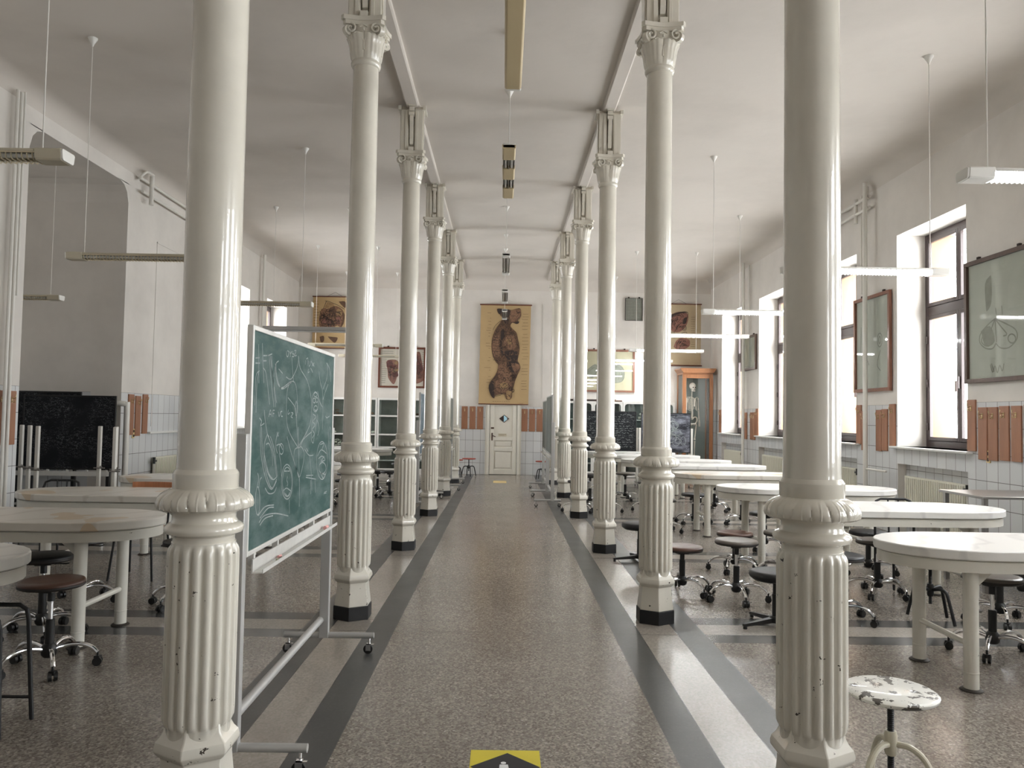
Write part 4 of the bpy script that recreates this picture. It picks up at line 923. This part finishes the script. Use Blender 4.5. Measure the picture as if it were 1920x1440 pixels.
# scroll at the far left
def scroll(label, x0, x1, z0, z1, mat, y=20.33):
    t = thing('hanging_chart', label, 'chart'); G().box(x0, x1, y-.003, y+.003, z0, z1).build('canvas', M[mat], t)
    G().tube([(x0-.02, y, z1), (x1+.02, y, z1)], .016, 10).build('top_rod', M['mahog'], t); G().tube([(x0-.03, y, z0), (x1+.03, y, z0)], .016, 10).build('bottom_rod', M['mahog'], t)
    m = (x0+x1)/2; G().tube([(m-.2, y, z1+.01), (m, YF-.01, z1+.13), (m+.2, y, z1+.01)], .003, 6).build('hanging_cord', M['ink'], t); return t
t = scroll('tan scroll of dissected muscles on the far wall, behind the left columns', -5.10, -3.95, 3.27, 4.64, 'canvas')
def ZL(l): return [(-5.10+(x-135)/835*1.0, 4.64-(y-90)/1160*1.37) for x, y in l]
patch('figure', M['flesh'], t, [ZL([(320,380),(390,350),(470,370),(560,310),(640,300),(720,330),(800,400),(820,500),(800,700),(760,810),(700,740),(640,760),(600,810),(420,810),(330,810),(280,720),(275,560)])], y := 20.322)
patch('figure_shading', M['sepia'], t, [ZL([(540,300),(620,320),(650,500),(660,640),(600,560),(540,470),(480,440),(500,360)]), ZL([(700,200),(830,190),(870,280),(840,340),(760,270)]), ZL([(300,1000),(390,980),(390,1100),(330,1120)]), ZL([(480,990),(620,1000),(700,1020),(640,1130),(540,1060)]), ZL([(800,420),(840,500),(820,700),(740,800),(790,620)])], y-.002)
patch('figure_highlight', M['pink'], t, [ZL([(340,600),(450,560),(520,620),(560,740),(520,790),(440,700),(330,720)]), ZL([(650,560),(740,540),(760,640),(700,720),(660,680)])], y-.003)
patch('figure_bone', M['ochre'], t, [ZL([(450,210),(580,250),(600,300),(480,350),(400,340)]), ZL([(650,420),(700,360),(780,420),(770,520),(680,500)])], y-.003)
lines('figure_linework', M['ink'], t, hatch(ZL([(320,400),(560,330),(800,420),(800,700),(700,740),(600,800),(330,790),(285,600)]), 70, .04, 4)+[ZL([(370,360),(400,280),(445,195),(580,240),(700,290),(830,370)]), ZL([(445,195),(400,190)])]+[ZL([(360+i*40, 660-abs(3-i)*30), (430+i*25, 560+i*12), (480+i*30, 690+i*10)]) for i in range(6)]+[ZL([(290+i*70, 420+i*20), (330+i*62, 520), (300+i*60, 640)]) for i in range(5)], y-.004, .012)
lines('lettering', M['sepia'], t, [ZL([(160, 200+i*62), (235+(i*37 % 50), 202+i*62)]) for i in range(10)], y-.001, .008)
def framed(name, label, ax, x0, x1, z0, z1, wall, fmat, pap, fw=.05, tilt=0.):
    t = thing(name, label, 'picture'); f = G()
    if ax == 'y':
        b = lambda a0, a1, c0, c1, d0, d1: f.box(a0, a1, wall-d1, wall-d0, c0, c1)
    else:
        sg = 1 if wall > 0 else -1
        b = lambda a0, a1, c0, c1, d0, d1: f.box(min(wall-sg*d0, wall-sg*d1), max(wall-sg*d0, wall-sg*d1), a0, a1, c0, c1)
    for q in ((x0, x1, z0, z0+fw), (x0, x1, z1-fw, z1), (x0, x0+fw, z0+fw, z1-fw), (x1-fw, x1, z0+fw, z1-fw)): b(*q, .01, .055)
    f.build('frame', M[fmat], t, bevel=.004, smooth=False); f = G()
    f = globals().get('_dummy') or G()
    g = G()
    if ax == 'y': g.box(x0+fw, x1-fw, wall-.022, wall-.012, z0+fw, z1-fw)
    else:
        sg = 1 if wall > 0 else -1; a, c = sorted((wall-sg*.012, wall-sg*.022)); g.box(a, c, x0+fw, x1-fw, z0+fw, z1-fw)
    g.build('print', M[pap], t, smooth=False); g = G()
    if ax == 'y': g.box(x0+fw, x1-fw, wall-.037, wall-.034, z0+fw, z1-fw)
    else: a, c = sorted((wall-sg*.034, wall-sg*.037)); g.box(a, c, x0+fw, x1-fw, z0+fw, z1-fw)
    g.build('picture_glass', M['glass'], t, smooth=False)
    h = G()
    for q in (x0+(x1-x0)*.2, x0+(x1-x0)*.8):
        if ax == 'y': h.box(q-.02, q+.02, wall-.03, wall-.01, z1, z1+.035)
        else: a, c = sorted((wall, wall-sg*.03)); h.box(a, c, q-.02, q+.02, z1, z1+.035)
    h.build('hanger', M['ink'], t, smooth=False)
    return t
t = framed('framed_picture', 'red-framed coloured chart of organs on the far wall, left side', 'y', -3.34, -2.09, 2.25, 3.33, YF, 'mahog', 'paperw')
def ZF(l): return [(-3.33+(x-155)/1260*1.25, 3.33-(y-130)/1140*1.08) for x, y in l]
yy = YF-.024
patch('chart_organs', M['pink'], t, [ZF([(350,560),(400,495),(560,480),(660,520),(700,640),(680,760),(640,1000),(570,1170),(480,1100),(410,980),(400,860),(380,720)]), ZF([(1150,260),(1230,250),(1270,330),(1300,500),(1340,700),(1380,960),(1350,1060),(1200,1140),(1100,1100),(1060,800),(1100,500)])], yy)
patch('chart_shading', M['liver'], t, [ZF([(360,560),(420,500),(500,520),(540,640),(620,640),(560,730),(450,700),(370,690)]), ZF([(530,840),(660,850),(680,940),(600,980),(540,950)]), ZF([(1140,300),(1200,340),(1230,520),(1320,640),(1330,760),(1200,900),(1120,700)])], yy-.002)
lines('chart_linework', M['ink'], t, hatch(ZF([(360,560),(560,490),(690,640),(640,960),(560,1130),(420,960)]), 45, .035, 12)+hatch(ZF([(1160,300),(1260,330),(1340,700),(1330,1020),(1180,1060),(1100,700)]), 45, .035, 13), yy-.004, .008)
patch('chart_highlight', M['ochre'], t, [ZF([(520,790),(660,730),(690,780),(600,840),(540,840)]), ZF([(560,560),(640,520),(660,600),(600,620)])], yy-.003)
lines('lettering', M['pencil'], t, [ZF([(235, 250+i*55), (330+(i*53 % 60), 252+i*55)]) for i in range(17)]+[ZF([(290, 250+i*55), (540, 252+i*55)]) for i in range(3)]+[ZF([(1310, 270+i*60), (1390, 272+i*60)]) for i in range(8)], yy-.001, .011)
t = framed('framed_picture', 'brown-framed cream drawing on the far wall, right side', 'y', 2.11, 3.47, 2.23, 3.36, YF, 'fred', 'paper2')
def ZR(l): return [(2.11+(x-120)/680*1.36, 3.36-(y-845)/560*1.13) for x, y in l]
patch('drawing_wash', M['pencil2'], t, [ZR([(150,1130),(270,1040),(310,1090),(270,1200),(200,1215)]), ZR([(480,1040),(560,1020),(640,1080),(665,1170),(640,1250),(560,1280),(480,1260),(450,1150)])], yy)
lines('drawing_lines', M['pencil'], t, [ZR([(150,1135),(265,1045),(300,1100),(265,1200),(205,1215),(150,1135)]), ZR([(180,1150),(260,1080),(280,1110)]), ZR([(460,1080),(540,1030),(640,1080),(665,1180),(630,1260),(530,1280),(460,1230)]), ZR([(480,1110),(560,1070),(620,1120),(630,1200)]), ZR([(490,1150),(560,1110),(600,1160),(580,1240)]), ZR([(500,1200),(540,1160),(560,1230)])], yy-.002, .012)
t = scroll('pale tan scroll with a curled cross-section drawing above the skeleton case', 4.05, 5.22, 2.97, 4.61, 'canvas2')
def ZS(l): return [(4.30+(x-1260)/430*.93, 4.61-(y-225)/820*1.64) for x, y in l]
y = 20.322
patch('figure', M['pink'], t, [ZS([(1265,440),(1300,380),(1400,330),(1500,340),(1530,400),(1500,520),(1420,600),(1330,590),(1280,520)]), ZS([(1350,800),(1380,720),(1440,680),(1540,700),(1545,780),(1480,830),(1400,835)])], y)
patch('figure_shading', M['ink'], t, [ZS([(1265,440),(1340,365),(1440,328),(1520,340),(1440,350),(1350,385),(1290,450),(1300,540),(1270,510)]), ZS([(1470,420),(1510,400),(1500,480),(1460,490)])], y-.002)
lines('figure_linework', M['ink'], t, hatch(ZS([(1275,450),(1400,345),(1520,350),(1490,520),(1400,590),(1300,540)]), 34, .035, 6)+hatch(ZS([(1360,800),(1390,720),(1530,710),(1540,790)]), 16, .03, 7)+[ZS([(1275,560),(1265,460),(1320,375),(1420,335),(1520,335),(1510,430)]), ZS([(1300,560),(1295,470),(1340,400),(1420,370)]), ZS([(1330,560),(1325,480),(1370,420)]), ZS(ell(1480,545,25,35,12)), ZS(ell(1480,545,12,18,10)), ZS([(1360,600),(1400,520),(1450,470)]), ZS([(1380,820),(1400,740),(1440,700),(1500,720)]), ZS([(1420,830),(1450,760),(1520,780)]), ZS([(1265,610),(1340,600),(1370,620)]), ZS([(1440,620),(1500,600),(1520,640)])], y-.003, .012)
lines('lettering', M['sepia'], t, [ZS([(1560, 400+i*30), (1610, 400+i*30)]) for i in range(14)], y-.001, .006)
t = framed('framed_picture', 'small grey periodic-style table of symbols high on the far wall', 'y', 3.20, 3.67, 4.15, 4.75, YF, 'ink', 'paper', .008)
lines('grid_rules', M['ink'], t, [[(3.215+i*.022, 4.17), (3.215+i*.022, 4.73)] for i in range(21)]+[[(3.21, 4.175+j*.022), (3.66, 4.175+j*.022)] for j in range(26)], yy, .006)
t = framed('framed_picture', 'large framed pale green anatomical drawing right of the nearest window', 'x', 7.85, 9.02, 2.02, 3.45, 5.5, 'fbrown', 'paper')
def ZQ(l): return [(9.0-(x-85)/500*1.03, 3.43-(y-190+((x-85)/500*-0+ (x-85)*.21))/(1120)*1.35) for x, y in l]
lines('drawing_lines', M['pencil2'], t, [ZQ([(335,720),(270,780),(205,870),(200,950),(250,1000),(310,1000),(340,950)]), ZQ([(335,720),(430,770),(500,820),(510,900),(450,980),(380,990),(340,950)]), ZQ([(335,720),(300,820),(280,890)]), ZQ([(335,720),(380,790),(430,860),(400,880)]), ZQ([(335,720),(340,850),(345,940)]), ZQ([(340,620),(345,680)]), ZQ([(390,600),(395,680)]), ZQ(ell(470,900,30,40,10)), ZQ([(290,1150),(310,1220),(330,1160),(350,1220),(370,1150),(390,1200),(405,1130)]), ZQ([(300,1140),(320,1215)]), ZQ([(230,870),(215,940),(250,980)])], 5.475, .016, ax='x')
g = G(); poly(g, ZQ([(290,320),(305,330),(305,560),(265,650),(255,600),(250,390)]), pmap('x', 5.476)); poly(g, ZQ([(210,840),(290,790),(330,930),(250,985)]), pmap('x', 5.4765)); g.build('drawing_wash', M['pencil2'], t, smooth=False)
t = framed('framed_picture', 'tall framed pale green drawing behind the wall pipe between two windows', 'x', 10.79, 11.90, 2.0, 3.44, 5.5, 'fred', 'paper')
lines('drawing_lines', M['pencil'], t, [ell(11.12, 2.75, .07, .10, 14), ell(11.12, 2.75, .03, .05, 10), [(11.5, 3.1), (11.6, 2.7), (11.45, 2.4)], [(11.7, 3.0), (11.72, 2.6)], [(11.1, 2.6), (11.2, 2.4), (11.1, 2.3)]], 5.475, .014, ax='x')
t = framed('framed_picture', 'small brown-framed picture behind the far pipe on the right wall', 'x', 16.60, 17.62, 2.66, 3.43, 5.5, 'fbrown', 'paper')
lines('drawing_lines', M['pencil'], t, [[(16.9, 3.2), (17.0, 3.0), (16.95, 2.85)], [(17.3, 3.25), (17.2, 3.0), (17.3, 2.8)]], 5.475, .02, ax='x')
# surface wire on the far wall
t = thing('wall_cable', 'thin white cable running down the far wall right of the large chart', 'cable')
G().tube([(1.0, YF-.008, 4.55), (1.02, YF-.008, 2.02), (.70, YF-.008, 2.0)], .006, 6).build('cable_run', M['pipe'], t)

# ---------------------------------------------------------------- door
d = struct(empty('door_1', (0, 0, 0)))
f = G(); f.box(-.44, -.365, YF-.075, YF, 0, 2.12); f.box(.365, .44, YF-.075, YF, 0, 2.12); f.box(-.365, .365, YF-.075, YF, 2.045, 2.12); f.box(-.475, -.44, YF-.03, YF, 0, 2.15); f.box(.44, .475, YF-.03, YF, 0, 2.15)
f.build('door_frame', M['door'], d, bevel=.008, smooth=False)
lf = G(); lf.box(-.355, .355, YF-.024, YF, .012, 2.035)
for a in ((-.355, -.24, .012, 2.035), (.245, .355, .012, 2.035), (-.24, .245, .012, .14), (-.24, .245, .62, .72), (-.24, .245, .90, 1.0), (-.24, .245, 1.9, 2.035)): lf.box(a[0], a[1], YF-.054, YF-.024, a[2], a[3])
for a in ((-.20, .205, .18, .58), (-.20, .205, .755, .865)): lf.box(a[0], a[1], YF-.040, YF-.024, a[2], a[3])
leaf = lf.build('door_leaf', M['door'], d, bevel=.005, smooth=False)
G().prism([(-.115, 1.48), (0.02, 1.375), (.155, 1.48), (0.02, 1.585)], YF-.040, YF-.020, 'y').build('window_rim', M['fbrown'], leaf)
G().prism([(-.10, 1.48), (0.01, 1.39), (0.01, 1.57)], YF-.043, YF-.040, 'y').build('dark_pane', M['ink'], leaf)
G().prism([(.01, 1.39), (.10, 1.455), (.10, 1.505), (.01, 1.57)], YF-.043, YF-.040, 'y').build('pale_pane', M['sblue'], leaf)
G().box(-.325, -.245, YF-.060, YF-.054, 1.205, 1.25).build('lock_plate', M['fbrown'], leaf)
h = G(); h.box(-.31, -.275, YF-.060, YF-.054, .90, 1.10); h.tube([(-.29, YF-.06, 1.03), (-.29, YF-.10, 1.03), (-.20, YF-.10, 1.0)], .011, 8); h.build('door_handle', M['fbrown'], leaf)
sg = G().box(-.13, .09, YF-.032, YF-.024, 1.01, 1.085).build('door_sign', M['lampb'], leaf)
lines('door_sign_text', M['sepia'], leaf, [[(-.11+i*.028, 1.062), (-.095+i*.028, 1.062)] for i in range(7)]+[[(-.09+i*.026, 1.035), (-.078+i*.026, 1.035)] for i in range(5)], YF-.0325, .012)

# ---------------------------------------------------------------- glazed cabinets
def cabinet(label, x0, x1, inside, group, rounded=False):
    t = thing('glazed_cabinet', label, 'cabinet', (0, 0, 0), group=group); ya, yb = 19.95, YF-.01
    g = G(); g.box(x0, x1, yb-.02, yb, 0, 1.97); g.build('back_panel', M[inside], t, smooth=False)
    g = G(); g.box(x0, x0+.03, ya, yb-.02, 0, 1.97); g.box(x1-.03, x1, ya, yb-.02, 0, 1.97); g.box(x0+.03, x1-.03, ya, yb-.02, 1.93, 1.97); g.box(x0+.03, x1-.03, ya, yb-.02, 0, .1)
    g.build('carcass', M['cabw'], t, smooth=False)
    for z in (.35, .69, 1.02, 1.50): G().box(x0+.03, x1-.03, ya+.03, yb-.02, z-.01, z+.012).build('shelf', M['cabw'], t, smooth=False)
    m = (x0+x1)/2
    for a, b in ((x0, m-.002), (m+.002, x1)):
        g = G(); g.box(a, a+.045, ya-.025, ya, .1, 1.97); g.box(b-.045, b, ya-.025, ya, .1, 1.97); g.box(a+.045, b-.045, ya-.025, ya, 1.915, 1.97); g.box(a+.045, b-.045, ya-.025, ya, .1, .15)
        if not rounded:
            for z in (.69, 1.02, 1.50): g.box(a+.045, b-.045, ya-.02, ya-.005, z-.018, z+.022)
        else:
            for sx, xx in ((1, a+.045), (-1, b-.045)):
                g.prism([(xx, 1.915), (xx+sx*.07, 1.915), (xx+sx*.035, 1.90), (xx+sx*.012, 1.88), (xx, 1.845)], ya-.02, ya-.004, 'y')
        dr = g.build('cabinet_door', M['cabw'], t, smooth=False)
        G().box(a+.045, b-.045, ya-.014, ya-.010, .15, 1.915).build('door_pane', M['cabglass'], dr, smooth=False)
    G().box(m-.03, m-.012, ya-.05, ya-.025, 1.0, 1.06).build('door_knob', M['fbrown'], t)
    return t
cabinet('white glazed cabinet farthest left on the far wall', -4.81, -3.275, 'cabl', 'white glazed cabinets')
cabinet('white glazed cabinet on the far wall nearer the door, left side', -3.265, -1.73, 'cabl', 'white glazed cabinets')
cabinet('white glazed cabinet with rounded panes right of the door', 1.56, 3.095, 'cabin', 'white glazed cabinets', True)
cabinet('white glazed cabinet with rounded panes beside the skeleton case', 3.105, 4.45, 'cabin', 'white glazed cabinets', True)
def specimen(label, x, z, kind, w=.2, mat='bone'):
    t = thing('anatomical_specimen', label, 'specimen', (x, 20.15, z)); r = random.Random(int(x*100+z*10)); g = G()
    G().box(-w/2-.02, w/2+.02, -.09, .09, 0, .012).build('tray', M['ink'], t)
    for i in range(9):
        a = (r.random()-.5)*w; b = (r.random()-.5)*.12; h = .02+r.random()*(.15 if kind else .04)
        if i % 2: g.ball((a, b, h), .032, 10, (1.3, 1, .9))
        else: g.tube([(a-.05, b, h-.005), (a, b, h+.012), (a+.05, b+.01, h)], [.016, .009, .015], 8)
    g.build('bones', M[mat], t)
for a in (('heap of brown bones on the top shelf of the left cabinet', -4.35, 1.512, 1, .5, 'flesh'), ('flat dark specimen on the top shelf of the left cabinet, right part', -2.15, 1.512, 0, .4, 'sepia'), ('low specimen on the top shelf near the cabinet joint', -3.55, 1.512, 0, .25, 'flesh'),
          ('yellowish branching bones on the middle shelf', -2.15, 1.032, 1, .45, 'ochre'), ('small white bones on the middle shelf of the left cabinet', -4.45, 1.032, 0, .2), ('pale specimen on the middle shelf near the cabinet joint', -3.45, 1.032, 0, .2),
          ('white boxy specimen on the low shelf of the left cabinet', -4.3, .702, 1, .2), ('dark specimen on the low shelf right of the cabinet joint', -2.6, .702, 0, .3, 'sepia'), ('pale specimen behind glass right of the door', 2.2, 1.512, 1, .3), ('pale specimen behind glass beside the skeleton case', 3.7, 1.512, 1, .3)):
    specimen(*a)
t = thing('folded_wall_map', 'flat dark roll of charts lying on top of the right cabinets', 'chart roll', (2.35, 20.15, 1.97))
G().tube([(-.7, 0, .03), (.6, .02, .03)], .03, 12).build('roll', M['ink'], t); G().tube([(.2, -.06, .02), (.75, -.05, .02)], .02, 12).build('inner_roll', M['sepia'], t)

# ---------------------------------------------------------------- skeleton in its case
t = thing('skeleton_case', 'tall orange pine display case with a hanging skeleton, far right corner', 'cabinet', (0, 0, 0))
x0, x1, ya, yb = 4.60, 5.38, 19.70, 20.36
g = G(); g.box(x0, x1, ya, yb, 0, .28); g.box(x0, x1, ya, yb, 2.70, 2.76)
g.prism([(x0-.0, 2.74), (x0-.07, 2.83), (x0-.07, 2.86), (x1+.07, 2.86), (x1+.07, 2.83), (x1, 2.74)], ya-.06, yb, 'y'); g.build('carcass', M['oak'], t, bevel=.006, smooth=False)
g = G(); g.box(x0, x0+.09, ya-.02, ya+.02, .28, 2.70); g.box(x1-.09, x1, ya-.02, ya+.02, .28, 2.70); g.box(x0+.09, x1-.09, ya-.02, ya+.02, 2.60, 2.70); g.box(x0+.09, x1-.09, ya-.02, ya+.02, .28, .38)
fd = g.build('glazed_front', M['oak'], t, bevel=.006, smooth=False); G().box(x0+.09, x1-.09, ya-.003, ya+.003, .38, 2.60).build('front_pane', M['glass'], fd, smooth=False)
g = G()
for a in (x0, x1-.03): g.box(a, a+.03, ya+.02, ya+.07, .28, 2.70); g.box(a, a+.03, yb-.05, yb, .28, 2.70)
g.build('side_frame', M['oak'], t, smooth=False)
G().box(x0+.01, x0+.016, ya+.07, yb-.05, .28, 2.70).build('side_pane', M['glass'], t, smooth=False)
G().box(x1-.02, x1-.014, ya+.07, yb-.05, .28, 2.70).build('side_pane', M['glass'], t, smooth=False)
G().box(x0+.03, x1-.03, yb-.02, yb-.005, .28, 2.70).build('lining', M['teal'], t, smooth=False)
s = thing('human_skeleton', 'old ivory human skeleton hanging inside the pine case', 'skeleton', (4.93, 20.02, 0), .35)
sk = G(); sk.ball((0, 0, 2.415), .088, 20, (.86, 1.05, 1.0)); sk.ball((0, -.045, 2.35), .052, 14, (.95, .9, 1.0)); sk.tube([(-.045, -.01, 2.31), (-.03, -.07, 2.285), (0, -.085, 2.28), (.03, -.07, 2.285), (.045, -.01, 2.31)], .013, 8)
so = sk.build('skull', M['bone'], s)
e = G(); [e.ball((q, -.083, 2.375), .019, 10, (1, .5, .9)) for q in (-.032, .032)]; e.ball((0, -.094, 2.335), .011, 8, (.8, .5, 1.3)); e.box(-.028, .028, -.098, -.09, 2.296, 2.301); e.build('eye_and_nose_sockets', M['ink'], so)
sp = G(); z = 2.28
for i in range(24): sp.ball((0, .02+.015*math.sin(i/4), z), .019+.0006*i, 8, (1, 1, .55)); z -= .0305
sp.build('spine', M['bone'], s)
rb = G(); rb.box(-.018, .018, -.10, -.088, 1.88, 2.06)
for i in range(10):
    zz = 2.10-.032*i; w = .075+.052*math.sin(min(1, (i+1)/7)*PI/2); 
    for q in (-1, 1): rb.tube(smooth_pts([(0, .03, zz+.02), (q*w*.75, .055, zz+.01), (q*w, 0, zz-.02), (q*w*.7, -.075, zz-.045), (q*.02, -.095, zz-.04+.01*max(0, i-4))], 3), .0055, 6)
rb.build('rib_cage', M['bone'], s)
sh = G()
for q in (-1, 1): sh.tube([(q*.015, -.09, 2.09), (q*.09, -.06, 2.12), (q*.165, 0, 2.12)], .008, 6); sh.prism([(q*.07, 2.09), (q*.16, 2.10), (q*.10, 1.96)], .055, .065, 'y')
sh.build('shoulder_bones', M['bone'], s)
pv = G()
for q in (-1, 1): pv.tube(smooth_pts([(q*.02, .04, 1.54), (q*.09, .04, 1.60), (q*.135, 0, 1.58), (q*.12, -.03, 1.50), (q*.085, -.02, 1.44), (q*.03, -.06, 1.42), (0, -.06, 1.43)], 3), [.018]*19, 8); pv.tube([(q*.085, -.02, 1.44), (q*.06, .03, 1.38), (q*.035, -.04, 1.40)], .012, 8)
pv.build('pelvis', M['bone'], s)
for q in (-1, 1):
    ar = G(); ar.tube([(q*.17, 0, 2.10), (q*.175, 0, 2.06), (q*.18, 0, 1.85), (q*.185, 0, 1.79)], [.022, .012, .010, .02], 8)
    for o_ in (-.01, .012): ar.tube([(q*.185+o_, 0, 1.78), (q*.20+o_, -.01, 1.54)], .007, 6)
    for k in range(4): ar.tube([(q*.19+.010*k, -.012, 1.53), (q*.188+.014*k, -.015, 1.46), (q*.186+.015*k, -.015, 1.36)], .005, 6)
    ar.build('arm_bones', M['bone'], s)
    lg = G(); lg.tube([(q*.095, 0, 1.43), (q*.125, 0, 1.40), (q*.11, 0, 1.30), (q*.08, 0, 1.06), (q*.075, 0, 1.01)], [.02, .018, .013, .013, .028], 8); lg.tube([(q*.075, 0, .98), (q*.075, 0, .93), (q*.07, .01, .64), (q*.07, .01, .60)], [.027, .014, .011, .018], 8); lg.tube([(q*.1, .015, .95), (q*.09, .02, .62)], .006, 6)
    lg.tube([(q*.07, .04, .575), (q*.072, -.04, .585), (q*.085, -.13, .56)], [.018, .015, .008], 8); lg.build('leg_bones', M['bone'], s)
G().tube([(0, 0, 2.50), (0, 0, 2.70)], .004, 6).build('hanging_wire', M['steel'], s)

# ---------------------------------------------------------------- floor stickers
t = thing('floor_sticker', 'yellow floor sticker with black diamond at the bottom centre of the photo', 'sticker', (.034, 3.46, 0))
G().box(-.158, .158, -.17, .17, .0004, .0012).build('base', M['yellow'], t, smooth=False)
sdo = G().prism([(-.155, 0), (0, -.155), (.155, 0), (.01, .14)], .0012, .0018).build('diamond', M['vblack'], t, smooth=False)
G().lathe([(.012, .0018), (.012, .0022)], 16, -.008, .038).prism([(-.025, .022), (.012, .022), (.02, -.06), (-.03, -.06)], .0018, .0022).build('white_figure', M['white'], t, smooth=False)
t = thing('floor_sticker', 'small tan floor sticker far down the central aisle', 'sticker', (-.06, 18.15, 0))
G().box(-.155, .155, -.3, .3, .0004, .0015).build('base', M['tan'], t, smooth=False)
